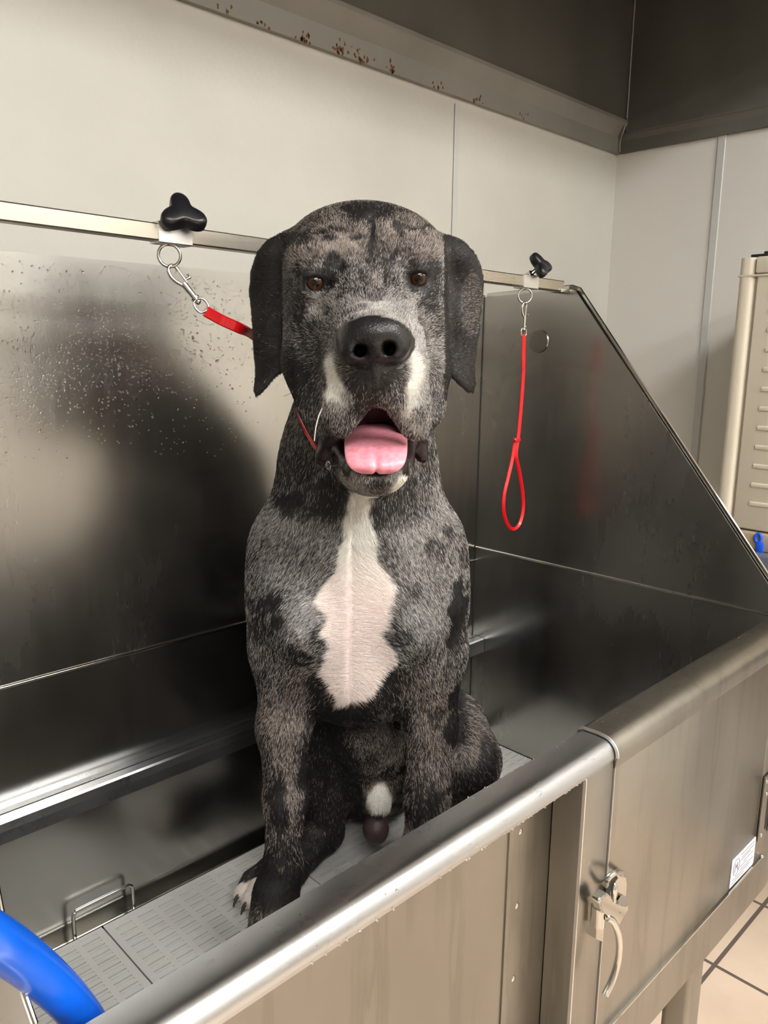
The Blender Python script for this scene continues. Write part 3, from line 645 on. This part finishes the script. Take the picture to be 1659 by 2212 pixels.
# keep the largest connected piece only
lab = np.arange(len(V))
for _ in range(200):
    m = lab[Q].min(1); new = lab.copy(); np.minimum.at(new, Q.ravel(), np.repeat(m, 4)); new = new[new]
    if (new == lab).all(): break
    lab = new
ids, cn = np.unique(lab, return_counts=True); keep = lab == ids[cn.argmax()]
mp = np.cumsum(keep)-1; Q = mp[Q[keep[Q[:,0]]]]; V = V[keep]
def normals(V, Q):
    n = np.cross(V[Q[:,2]]-V[Q[:,0]], V[Q[:,3]]-V[Q[:,1]]); N = np.zeros_like(V)
    for j in range(4): np.add.at(N, Q[:,j], n)
    return N/np.maximum(np.linalg.norm(N, axis=1), 1e-9)[:,None]
NR = normals(V, Q)
cen = np.array([-.02,1.1,-.4])
if ((V-V.mean(0))*NR).sum() < 0: Q = Q[:,::-1]; NR = -NR
# --- coat pattern
def vnoise(P, s, seed):
    P = P*s+seed*17.3; i = np.floor(P).astype(np.int64); f = P-i; f = f*f*(3-2*f); r = 0
    for a in (0,1):
        for b in (0,1):
            for c in (0,1):
                h = (i[:,0]+a)*374761393+(i[:,1]+b)*668265263+(i[:,2]+c)*2147483647+seed*1013; h = (h^(h>>13))*1274126177 & 0x7fffffff; h = (h^(h>>16)) & 0xffff
                r = r+(h/65535.)*(f[:,0] if a else 1-f[:,0])*(f[:,1] if b else 1-f[:,1])*(f[:,2] if c else 1-f[:,2])
    return r
def pix(P):
    W = np.array([[AU.x,AU.y,0],[AW.x,AW.y,0],[0,0,1]]); q = P@W
    x = q@np.array(rt); y = q@np.array(up); z = q@np.array(fwd); return 829.5+F*x/z, 1106-F*y/z
def inpoly(x, y, poly):
    ins = np.zeros(x.shape, bool); d = np.full(x.shape, 1e9); a = np.array(poly, float)
    for p, q in zip(a, np.roll(a, -1, 0)):
        e = q-p; h = np.clip(((x-p[0])*e[0]+(y-p[1])*e[1])/(e@e), 0, 1); d = np.minimum(d, np.hypot(x-p[0]-h*e[0], y-p[1]-h*e[1]))
        c = (p[1] > y) != (q[1] > y); ins ^= c & (x < p[0]+(y-p[1])/(q[1]-p[1]+1e-9)*(q[0]-p[0]))
    return np.where(ins, d, -d)
def sst(x, a, b): t = np.clip((x-a)/(b-a), 0, 1); return t*t*(3-2*t)
# (px, py, rx, ry, share of light hairs, softness, distance range): patches as they lie on the coat; thin dark forehead ones paint the shade in its folds
PATCH = [
 (800,470,70,34,.10,.5),(800,540,22,60,.14,.7),(735,520,60,38,.55,.6),(660,560,40,60,.45,.6),(860,500,60,30,.40,.6),(930,540,36,60,.45,.6),
 (640,520,40,30,.12,.6),(690,600,50,30,.03,.5),(905,592,46,32,.05,.5),(700,560,40,22,.35,.6),(806,600,60,40,.48,.6),(690,650,44,26,.5,.6),(640,660,26,50,.12,.6),
 (800,668,78,30,.62,.5),(735,690,38,30,.35,.6),(895,700,50,60,.58,.5),(930,640,24,26,.12,.4),(940,760,30,60,.45,.6),(670,760,40,70,.25,.6),(650,820,30,60,.12,.6),
 (716,800,16,46,.75,.5),(728,850,26,46,.93,.4),(722,900,30,24,.55,.5),(745,915,26,30,.25,.5),(896,800,22,56,.8,.55),(892,870,26,50,.8,.6),(905,920,20,30,.6,.5),
 (780,860,40,46,.12,.5),(845,860,30,40,.28,.5),(812,815,60,26,.07,.5),(770,514,20,6,.05,.6),(735,499,26,6,.10,.6),(806,525,9,46,.02,.6),(862,500,12,16,.06,.6),(905,491,30,6,.05,.6),(850,546,7,18,.04,.6),(728,560,12,22,.04,.6),(744,578,8,18,.02,.5),(838,592,7,26,.06,.6),(700,510,24,7,.1,.6),(812,1035,90,30,.5,.5),(812,1040,26,18,.15,.4),(750,1010,20,24,.5,.5),(875,1040,26,22,.9,.5)]
BODY = [
 (640,1030,60,70,.15,.6),(720,1080,50,50,.10,.5),(860,1090,50,50,.15,.5),(960,1080,40,60,.45,.6),(620,1130,70,60,.42,.6),(700,1190,50,60,.36,.6),
 (630,1080,34,22,.02,.4),(900,1180,60,70,.48,.6),(960,1250,50,70,.36,.6),(600,1250,60,80,.36,.6),(590,1295,24,34,.02,.35),(606,1335,14,20,.03,.4),(660,1340,50,60,.46,.5),(690,1390,22,30,.16,.5),
 (900,1350,60,70,.45,.5),(850,1380,24,24,.16,.4),(985,1330,22,80,.0,.25),(990,1270,12,40,.04,.3),(650,1430,60,40,.30,.5),(560,1350,30,80,.30,.5),(900,1430,50,40,.33,.5),
 (840,1480,36,50,.12,.5),(836,1465,18,20,.0,.4),(690,1490,26,50,.10,.5),(780,1555,110,34,.02,.5),(610,1560,44,120,.38,.5),(620,1480,30,60,.22,.5),(622,1700,26,90,.36,.5),(600,1740,18,70,.08,.5),(600,1900,80,60,.0,.5),(615,1840,30,50,.14,.5),
 (930,1560,40,140,.36,.5),(985,1500,16,30,.02,.3),(920,1740,40,70,.14,.5),(780,1640,100,80,.32,.5),(830,1600,40,60,.4,.5),(820,1728,24,40,.85,.45),(812,1795,36,40,.03,.3),
 (700,1700,60,150,.03,.4),(1010,1600,40,50,.34,.5),(1050,1640,24,60,.08,.5),(985,1570,26,40,.05,.4),(1030,1700,50,50,.10,.5)]
BLAZE = [(757,1040),(800,1040),(803,1100),(808,1150),(812,1210),(850,1270),(838,1330),(820,1370),(848,1400),(853,1425),(830,1450),(805,1500),(790,1508),(735,1532),(722,1500),(692,1450),(715,1400),(700,1370),(712,1340),(680,1300),(695,1270),(730,1230),(738,1180),(742,1130)]
def coat(P, Nn):
    x, y = pix(P); n = len(P)
    n1 = vnoise(P, 22, 1); n2 = vnoise(P, 60, 2); n3 = vnoise(P, 150, 3)
    wx = x+(n1-.5)*26+(n2-.5)*22; wy = y+(n1[::-1]*0+vnoise(P, 25, 4)-.5)*26+(vnoise(P, 70, 5)-.5)*22
    head = ((P[:,1] < 1.12) & (P[:,2] > -.065+.25*np.maximum(P[:,1]-.98, 0))) | ((P[:,1] < .915) & (P[:,2] > -.21)); ears = ((x < 632) | (x > 955)) & (y > 495) & (y < 862) & (P[:,1] < 1.02) & (P[:,2] > -.11)
    ears &= (x < 612+8*(y > 760)) | (x > 958)
    ears |= ((x < 640) & (x < 1000) & (y > 490) & (y < 560) & (x < 606+(y-490)*.0)) 
    L = np.where(head, .30, .30)+(n1-.5)*.22
    front = (Nn[:,1] < .35)
    for lst, msk in ((PATCH, head), (BODY, ~head & front)):
        num = np.zeros(n); den = np.full(n, .0)
        for a, b, rx, ry, val, so in lst:
            r = np.hypot((wx-a)/rx, (wy-b)/ry); wgt = (1-sst(r, 1-so, 1+so))**1.3; 
            L = np.where(msk, L*(1-wgt)+(val*1.1)*wgt, L)
    merle = sst(n1*.6+n2*.4, .60, .66)*.9; L = L*(1-merle*np.where(head, .45, .55))
    tint = np.zeros(n)                                   # 0 grey, 1 brown
    tint = np.where(head, .25, .25+.55*sst(y+(n1-.5)*120, 1370, 1530))+(n1-.5)*.4; tint = np.where(head & (y < 560), .7, tint)
    L = np.where(ears, .05+.06*n2+.12*(np.hypot((x-1018)/24,(y-660)/70) < 1), L)
    TIe = ears; tint = np.where(ears, .8, tint); L = np.where(head & (L > .5), L*(.72+.5*n2), L)
    hind = (P[:,1] > 1.09) & (P[:,2] < -.45) & (P[:,0] < -.03); L = np.where(hind & ~((x > 690) & (y < 1560)), .06+.10*n2, L)
    dd = inpoly(x+(n2-.5)*16+(n3-.5)*10, y+(n1-.5)*14, BLAZE); bl = sst(dd, -6, 7)*(~head)*(P[:,1] < 1.05)*(Nn[:,1] < .0)
    pink = bl*sst(y, 1150, 1300)
    L = L*(1-bl)+1.0*bl
    td_ = np.min([np.linalg.norm(P-(b_+(e_-b_)*t), axis=1) for b_, e_ in TOES[:3] for t in (-.8,-.4,0,.4,.8,1.1)], axis=0)
    toe = (td_ < .0165+.003*(n2-.5)) & (P[:,2] < -.795) & (P[:,1] < 1.10); L = np.where(toe, .85, L); pink = np.where(toe, .55, pink)
    sh = 1-sst(np.hypot((x-820+8*(n2-.5))/23, (y-1726)/42), .7, 1.15); L = np.where((P[:,1] > 1.05) & (P[:,1] < 1.2), L*(1-sh)+.88*sh, L)
    # bare skin
    nose = ((np.hypot((x-808)/88, (y-742)/60) < 1) & (P[:,1] < .785)) | ((np.abs(x-810) < 9) & (y > 780) & (y < 850) & (P[:,1] < .775))
    ey = np.min([np.linalg.norm(P-(c-np.array([0,.004,0])), axis=1) for c, w in EYES], axis=0)
    lid = 1-sst(ey, .0152, .0178)
    mouth = head & (D[tuple(np.clip(np.searchsorted(g, P[:,i]), 0, len(g)-1) for i, g in enumerate((gu, gw, gv)))] > -9) & (np.abs(x-812) < 72) & (y > 872) & (y < 1028) & (P[:,1] > .795)
    lips = ((np.hypot((x-712)/34, (y-972)/44) < 1) | (np.hypot((x-906)/30, (y-970)/42) < 1)) & (P[:,1] < .92) & (P[:,2] < -.09)
    rim = (np.abs(x-812) < 74) & (y > 985) & (y < 1038) & (P[:,1] < .86) & (Nn[:,2] > .25)
    ball = (np.hypot((x-813)/36, (y-1796)/40) < 1) & (P[:,1] > 1.1) & (P[:,1] < 1.2)
    bare = np.clip(nose*1.+lid+mouth*1.+lips*1.+rim*1.+ball*1., 0, 1)
    return L, np.clip(tint,0,1), pink, bare, nose, lips, mouth, ball, ears, head, x, y, bl
L, TI, PK, BARE, NO, LI, MO, BA, EA, HEAD, XX, YY, BL = coat(V, NR)
dark = np.array([.011,.010,.010]); greyl = np.array([.41,.405,.40]); brownl = np.array([.33,.26,.215]); white = np.array([.80,.78,.72]); pinkc = np.array([.74,.60,.57])
def skin(L, TI, PK):
    li = greyl*(1-TI[:,None])+brownl*TI[:,None]
    c = dark+(li*.6-dark)*np.clip(L,0,1)[:,None]*1.0
    w = sst(L, .7, 1)[:,None]; c = c*(1-w)+(white*.9)*w
    return c*(1-PK[:,None])+pinkc*PK[:,None]*1.0
CO = skin(L, TI, PK)*(.8+.4*vnoise(V, 300, 9))[:,None]
b = BARE[:,None]; bc = np.where(LI[:,None], (.012,.005,.006), np.where(MO[:,None], (.012,.006,.006), np.where(BA[:,None], (.05,.03,.03), (.011,.011,.012))))  # mouth lining near black: the shade of the hollow is in its colour
CO = CO*(1-b)+bc*b
WET = np.clip(NO*.75+LI*1.+MO*.8+(BARE > .5)*.3+BA*.3, 0, 1)
dogm = bpy.data.meshes.new('great_dane'); Vw = warr(V)
dogm.vertices.add(len(Vw)); dogm.vertices.foreach_set('co', Vw.ravel()); dogm.loops.add(len(Q)*4); dogm.loops.foreach_set('vertex_index', Q.ravel().astype(np.int32))
dogm.polygons.add(len(Q)); dogm.polygons.foreach_set('loop_start', np.arange(0, len(Q)*4, 4, dtype=np.int32)); dogm.update(calc_edges=True); dogm.validate()
ca = dogm.color_attributes.new('coat', 'FLOAT_COLOR', 'POINT'); ca.data.foreach_set('color', np.c_[CO, np.ones(len(CO))].astype(np.float32).ravel())
wa = dogm.attributes.new('wet', 'FLOAT', 'POINT'); wa.data.foreach_set('value', WET.astype(np.float32))
M_skin = mat('dog_skin', (.05,.05,.05), .6, spec=.35); N, Lk, bs = nodes(M_skin)
at = N.new('ShaderNodeAttribute'); at.attribute_name = 'coat'; Lk.new(at.outputs['Color'], bs.inputs['Base Color'])
aw = N.new('ShaderNodeAttribute'); aw.attribute_name = 'wet'; mr = N.new('ShaderNodeMapRange'); Lk.new(aw.outputs['Fac'], mr.inputs[0]); mr.inputs[3].default_value = .62; mr.inputs[4].default_value = .33; Lk.new(mr.outputs[0], bs.inputs['Roughness'])
vz = N.new('ShaderNodeTexVoronoi'); vz.inputs['Scale'].default_value = 520; tc = N.new('ShaderNodeTexCoord'); Lk.new(tc.outputs['Object'], vz.inputs['Vector']); bump(M_skin, vz.outputs[0], .35, .0008)
dog = link('great_dane', dogm, M_skin, None, True)
tag(dog, 'large black and grey merle dog with white chest sitting in the tub, tongue out', 'dog')
# --- eyes
M_eye = mat('eyeball', (.01,.006,.004), .05, spec=.3); N, Lk, be = nodes(M_eye)
tc = N.new('ShaderNodeTexCoord'); vm = N.new('ShaderNodeVectorMath'); vm.operation = 'LENGTH'; mpn = N.new('ShaderNodeMapping'); mpn.inputs['Scale'].default_value = (1,0,1)
Lk.new(tc.outputs['Object'], mpn.inputs[0]); Lk.new(mpn.outputs[0], vm.inputs[0]); sc = N.new('ShaderNodeMath'); sc.operation = 'MULTIPLY'; sc.inputs[1].default_value = 1/.013; Lk.new(vm.outputs['Value'], sc.inputs[0])
rp = ramp(M_eye, sc.outputs[0], [(.0, (.003,.003,.004)), (.25, (.003,.003,.004)), (.33, (.022,.009,.004)), (.50, (.050,.018,.007)), (.58, (.012,.006,.004)), (1.0, (.02,.014,.012))]); Lk.new(rp.outputs[0], be.inputs['Base Color'])
for c, w in EYES:
    m = MB().sphere((0,0,0), .0142, 32); e = m.build('eye', M_eye, None, angle=None); e.parent = dog; q = world(c-np.array([0,.0012,0])); e.location = q
    look = (Vector((0,0,HC))-q).normalized(); e.rotation_mode = 'QUATERNION'; e.rotation_quaternion = look.to_track_quat('-Y','Z')
# --- tongue
M_tongue = mat('tongue', (.80,.30,.38), .34, spec=.5, Subsurface_Weight=.25, Subsurface_Scale=.008); 
n = noise_tex(M_tongue, 160, (1,1,1), 4); N, Lk, bt = nodes(M_tongue); c = ramp(M_tongue, n.outputs[0], [(.3, (.68,.22,.29)), (.7, (.84,.35,.42))]); Lk.new(c.outputs[0], bt.inputs['Base Color']); bump(M_tongue, n.outputs[0], .25, .001)
rows = [(900,.95,42),(912,.93,52),(927,.89,64),(942,.85,70),(956,.818,71),(970,.797,71),(984,.785,70),(998,.778,67),(1010,.775,60),(1019,.775,49),(1024,.778,32)]
bm = bmesh.new(); top = []; NS = 18
for sgn in (0, 1):
    gr = []
    for i, (py, w, hw) in enumerate(rows):
        rr = []
        for j in range(NS+1):
            s = -1+2*j/NS; cx = 812+(3 if i > 5 else 0)*0; 
            yy_ = py-(5*math.exp(-(s/.12)**2) if i == len(rows)-1 else 0)
            p = uwv(cx+hw*s, yy_, w)[0]; groove = .0028*math.exp(-(s/.10)**2)*(1 if i < 10 else .4); cup = -.006*(s*s)+.004*abs(s)**4
            edge = (1-abs(s)**6)*(1 if i < len(rows)-1 else .25)
            off = np.array([0, groove-cup*1.0, .0])+(np.array([0,-.0035,.002]) if sgn == 0 else np.array([0,.0045,-.002]))*edge
            rr.append(bm.verts.new(world(p+off)))
        gr.append(rr)
    for a, b_ in zip(gr, gr[1:]):
        for j in range(NS): bm.faces.new((a[j], a[j+1], b_[j+1], b_[j]) if sgn == 0 else (a[j], b_[j], b_[j+1], a[j+1]))
bmesh.ops.remove_doubles(bm, verts=bm.verts, dist=2e-4); m = MB(); m.bm = bm; tg = m.build('tongue', M_tongue, dog, angle=None); md = tg.modifiers.new('s', 'SUBSURF'); md.levels = md.render_levels = 2
# --- claws
M_claw = mat('claw', (.025,.018,.015), .3)
for b_, e_ in TOES: MB().tube([world(e_+td*.006+np.array([0,0,.002])), world(e_+td*.014), world(e_+td*.021+np.array([0,0,-.008]))], .0036, 8, scale=[1,.8,.25]).build('claw', M_claw, dog)
for px, w0 in ((597,.945),(905,.962)):
    b_ = floorp(px-4, -.812, w0)
    for dx, dw in ((-.027,.006),(-.009,-.008),(.010,-.008),(.027,.006)):
        c = b_+np.array([dx*1.2,-.056+dw,-.016]); MB().tube([world(c), world(c+np.array([0,-.008,-.002])), world(c+np.array([0,-.014,-.011]))], .0036, 8, scale=[1,.8,.25]).build('claw', M_claw, dog)
# --- coat of short hairs
tri = V[Q]; nf = np.cross(tri[:,2]-tri[:,0], tri[:,3]-tri[:,1])*.5; area = np.linalg.norm(nf, axis=1); nf = nf/np.maximum(area, 1e-12)[:,None]
cenq = tri.mean(1); view = -cenq/np.linalg.norm(cenq, axis=1)[:,None]; fac = (nf*view).sum(1)
hd = HEAD[Q[:,0]]
wt = area*np.where(fac > -.15, 1., .12)*np.where(hd, 1.9, 1.)*(1-BARE[Q].mean(1))
wt[wt < 0] = 0; NH = 640000
pk = rng.choice(len(Q), NH, p=wt/wt.sum()); a, b = rng.random(NH), rng.random(NH)
P0 = (tri[pk,0]*((1-a)*(1-b))[:,None]+tri[pk,1]*(a*(1-b))[:,None]+tri[pk,2]*(a*b)[:,None]+tri[pk,3]*((1-a)*b)[:,None])
Nh = NR[Q[pk]].mean(1); Nh /= np.linalg.norm(Nh, axis=1)[:,None]
hl = coat(P0, Nh); hL, hT, hP, hB, hE, hH, hx, hy, hBl = hl[0], hl[1], hl[2], hl[3], hl[8], hl[9], hl[10], hl[11], hl[12]
fl = np.zeros((NH,3))
nc = uwv(808,745,.74)[0]; r = P0-nc; 
hf = np.stack([r[:,0], r[:,1]*.9, r[:,2]+.02+.0*r[:,2]], 1); hf /= np.linalg.norm(hf, axis=1)[:,None]
low = sst(hy, 780, 860)[:,None]; hf = hf*(1-low)+np.array([0,.2,-1.])*low
cc = uwv(757,1290,.95)[0]; bx_ = P0[:,0]-cc[0]
bf = np.stack([np.sign(bx_)*.35*np.exp(-(bx_/.07)**2)*0+bx_*1.5, .15+0*bx_, -1+0*bx_], 1)
chest = np.exp(-((hx-757)/95)**2-((hy-1350)/150)**2)[:,None]      # the whorl of the breast
bf = bf+chest*np.stack([np.sign(bx_)*2.2, 0*bx_, np.where(hy < 1290, .3, .9)], 1)
fl = np.where(hH[:,None], hf, bf); fl = fl+rng.normal(0, .16, fl.shape)+(np.stack([vnoise(P0,30,11),vnoise(P0,30,12),vnoise(P0,30,13)],1)-.5)*.7
fl -= Nh*(fl*Nh).sum(1)[:,None]; fl /= np.maximum(np.linalg.norm(fl, axis=1), 1e-6)[:,None]
ln_ = np.where(hH, .0040, .0068)*rng.uniform(.7, 1.3, NH)*(1+.35*hBl); ln_ *= np.where(hE, .8, 1); lift = np.where(hH, .26, .20)*rng.uniform(.5,1.5,NH)
pts = [P0-Nh*.0004]; 
for t in (.35,.7,1.): pts.append(P0+fl*(ln_*t)[:,None]+Nh*(ln_*(lift*t-.10*t*t))[:,None])
PT = np.stack(pts, 1); 
clump = vnoise(P0, 420, 21); isl = (rng.random(NH)*.75+clump*.25) < np.clip(hL*1.3, 0, 1)
lightc = greyl*(1-hT[:,None])+brownl*hT[:,None]; lightc = lightc*rng.uniform(.45, 1.55, NH)[:,None]
wm = sst(hL, .62, .95)[:,None]; wc = white*rng.uniform(.8,1.15,NH)[:,None]; wc = wc*(1-hP[:,None]*.55)+pinkc*1.15*hP[:,None]*.55
lightc = lightc*(1-wm)+wc*wm; hc = np.where(isl[:,None], lightc, dark*rng.uniform(.6,2.2,NH)[:,None])
ok = hB < .5; PT = PT[ok]; hc = hc[ok]; nh = len(PT)
hcv = bpy.data.hair_curves.new('fur'); hcv.add_curves([4]*nh)
hcv.points.foreach_set('position', warr(PT.reshape(-1,3)).astype(np.float32).ravel())
ra = hcv.attributes.get('radius') or hcv.attributes.new('radius', 'FLOAT', 'POINT')
rad = np.where(hH[ok], .00012, .00015)[:,None]*np.array([1,.95,.75,.25])[None]; ra.data.foreach_set('value', rad.astype(np.float32).ravel())
hca = hcv.attributes.new('hcol', 'FLOAT_COLOR', 'CURVE'); hca.data.foreach_set('color', np.c_[hc, np.ones(nh)].astype(np.float32).ravel())
M_fur = mat('fur', (.1,.1,.1), .42, spec=.35); N, Lk, bf_ = nodes(M_fur); at = N.new('ShaderNodeAttribute'); at.attribute_name = 'hcol'; Lk.new(at.outputs['Color'], bf_.inputs['Base Color'])
hcv.materials.append(M_fur); fo = bpy.data.objects.new('fur', hcv); COL.objects.link(fo); fo.parent = dog; fo['kind'] = 'stuff'
# --- whiskers
M_wh = mat('whisker', (.75,.73,.66), .3); M_wd = mat('whisker_dark', (.03,.03,.03), .4)
def pz(l): return [world(uwv(*p)[0]) for p in l]
MB().tube(spline(pz([(704,868,.80),(690,895,.785),(682,925,.785),(679,952,.79)]), 6), .0006, 6).build('whisker', M_wh, dog)
for l in ([(921,880,.83),(931,900,.82),(936,925,.82)],[(925,868,.85),(938,885,.84),(946,902,.84)],[(868,1035,.80),(875,1045,.79),(878,1056,.79)],[(640,838,.86),(626,850,.85),(612,856,.85)]):
    MB().tube(spline(pz(l), 4), .00022, 5).build('whisker', M_wd, dog)
# --- drool drop
MB().sphere((0,0,0), .0032, 14, (1,1,1.9)).build('drool_drop', M_water, None).location = world(uwv(708,1008,.845)[0])
dd_ = bpy.data.objects['drool_drop']; dd_.parent = dog
# --- red loop round the neck
t1 = tag(empty('grooming_loop', rc1), 'red grooming loop leading from the left clamp round the dog\'s neck', 'leash', 'red grooming loops')
hb_ = world(uwv(441,668,.92)[0]); ha_ = rc1+Vector((0,0,-.012))
hb_ = onY(441,668,.835)
snap_hook(ha_, hb_, (.5,0,.5), t1)
lead = [onY(444,672,.835), onY(480,690,.83), onY(520,710,.825)] + [world(uwv(x,y,w)[0]) for x,y,w in ((555,728,1.06),(590,750,1.075),(628,776,1.085),(660,800,1.10))]
lead[1] = onY(480,692,.832); 
MB().sweep(spline(lead, 6), rrect(.0105,.0032,.001), ref=tuple(AW)).build('strap', M_red, t1)
MB().sweep(spline(lead[:5], 6), rrect(.0130,.0046,.0015), ref=tuple(AW)).build('stitched_fold', M_red, t1)
lp = [(632,800,1.07),(637,850,1.04),(643,885,1.01),(654,918,.975),(671,950,.945),(692,977,.925)]
lp += [(740,1020,.93),(800,1035,.925),(870,1015,.935),(905,960,.95),(925,890,.99),(930,830,1.06),(865,800,1.115),(750,792,1.125),(662,790,1.10)]
MB().sweep(spline([world(uwv(*p)[0]) for p in lp], 6, True), rrect(.0024,.0066,.0009), ref=(0,0,1), closed=True).build('neck_loop', M_red, t1)
# ------------------------------------------------------------------ water drops
def drops(name, pts, nrm, rs, label):
    bm = bmesh.new(); base = bmesh.ops.create_icosphere(bm, subdivisions=1, radius=1)['verts']; bv = [v.co.copy() for v in base]; bf = [[v.index for v in f.verts] for f in bm.faces]; bm.free()
    bv = np.array(bv); n = Vector(nrm).normalized(); x = n.orthogonal().normalized(); y = n.cross(x); R = np.array([x, y, n])
    vs, fs = [], []
    for p, r in zip(pts, rs):
        o = len(vs)*len(bv); s = bv*np.array([r, r*rng.uniform(.9,1.5), r*.55]); vs.append(s@R+np.array(p)); fs += [[i+o for i in f] for f in bf]
    me = bpy.data.meshes.new(name); me.from_pydata(np.concatenate(vs).tolist(), [], fs); o = link(name, me, M_water, None, True); tag(o, label, 'water drops', None, 'stuff'); return o
pts, rs = [], []
while len(pts) < 1700:
    px = rng.uniform(0, 560); py = rng.uniform(552+.09*px, 1000); dens = math.exp(-((px-330)/230)**2-((py-680)/190)**2)+.9*math.exp(-((px-60)/140)**2-((py-800)/120)**2)
    if rng.random() < dens: q = onY(px, py, YP-.0002); pts.append(q); rs.append(rng.uniform(.0006,.0015)*(1.35 if rng.random() < .15 else 1))
drops('water_drops', pts, (0,-1,0), rs, 'clear water droplets beaded on the upper left of the steel back panel')
pts, rs = [], []
for _ in range(60): q = onX(rng.uniform(1080,1600), rng.uniform(950,1500), XT-.0002); (pts.append(q), rs.append(rng.uniform(.0006,.0011))) if (q.z < Z(-.36) or q.y > .5+ (q.z-Z(-.36))*.8) and q.z > ZM else None
drops('water_drops', pts, (-1,0,0), rs, 'few clear water droplets on the sloping right end wall')
pts, rs = [], []
for _ in range(110):
    x = rng.uniform(.25,1.25) if rng.random() < .4 else rng.normal(.62,.06); t = rng.random()
    if t < .45: pts.append(Vector((x, rng.uniform(.408,.426), ZR+.0003+(.0025 if x > .735 else 0)))); rs.append(rng.uniform(.0006,.0013))
    else: a_ = rng.uniform(.2,.9)*PI/2; pts.append(Vector((x, YO+.016-.016*math.sin(a_), ZR-.017+.017*math.cos(a_)))); rs.append(rng.uniform(.0006,.0013))
for _ in range(40): pts.append(Vector((rng.uniform(.3,.67), YO+.0005, ZR-.0205))); rs.append(rng.uniform(.0008,.0016))
drops('water_drops', pts, (0,-.5,1), rs, 'clear water droplets along the rolled front rim')
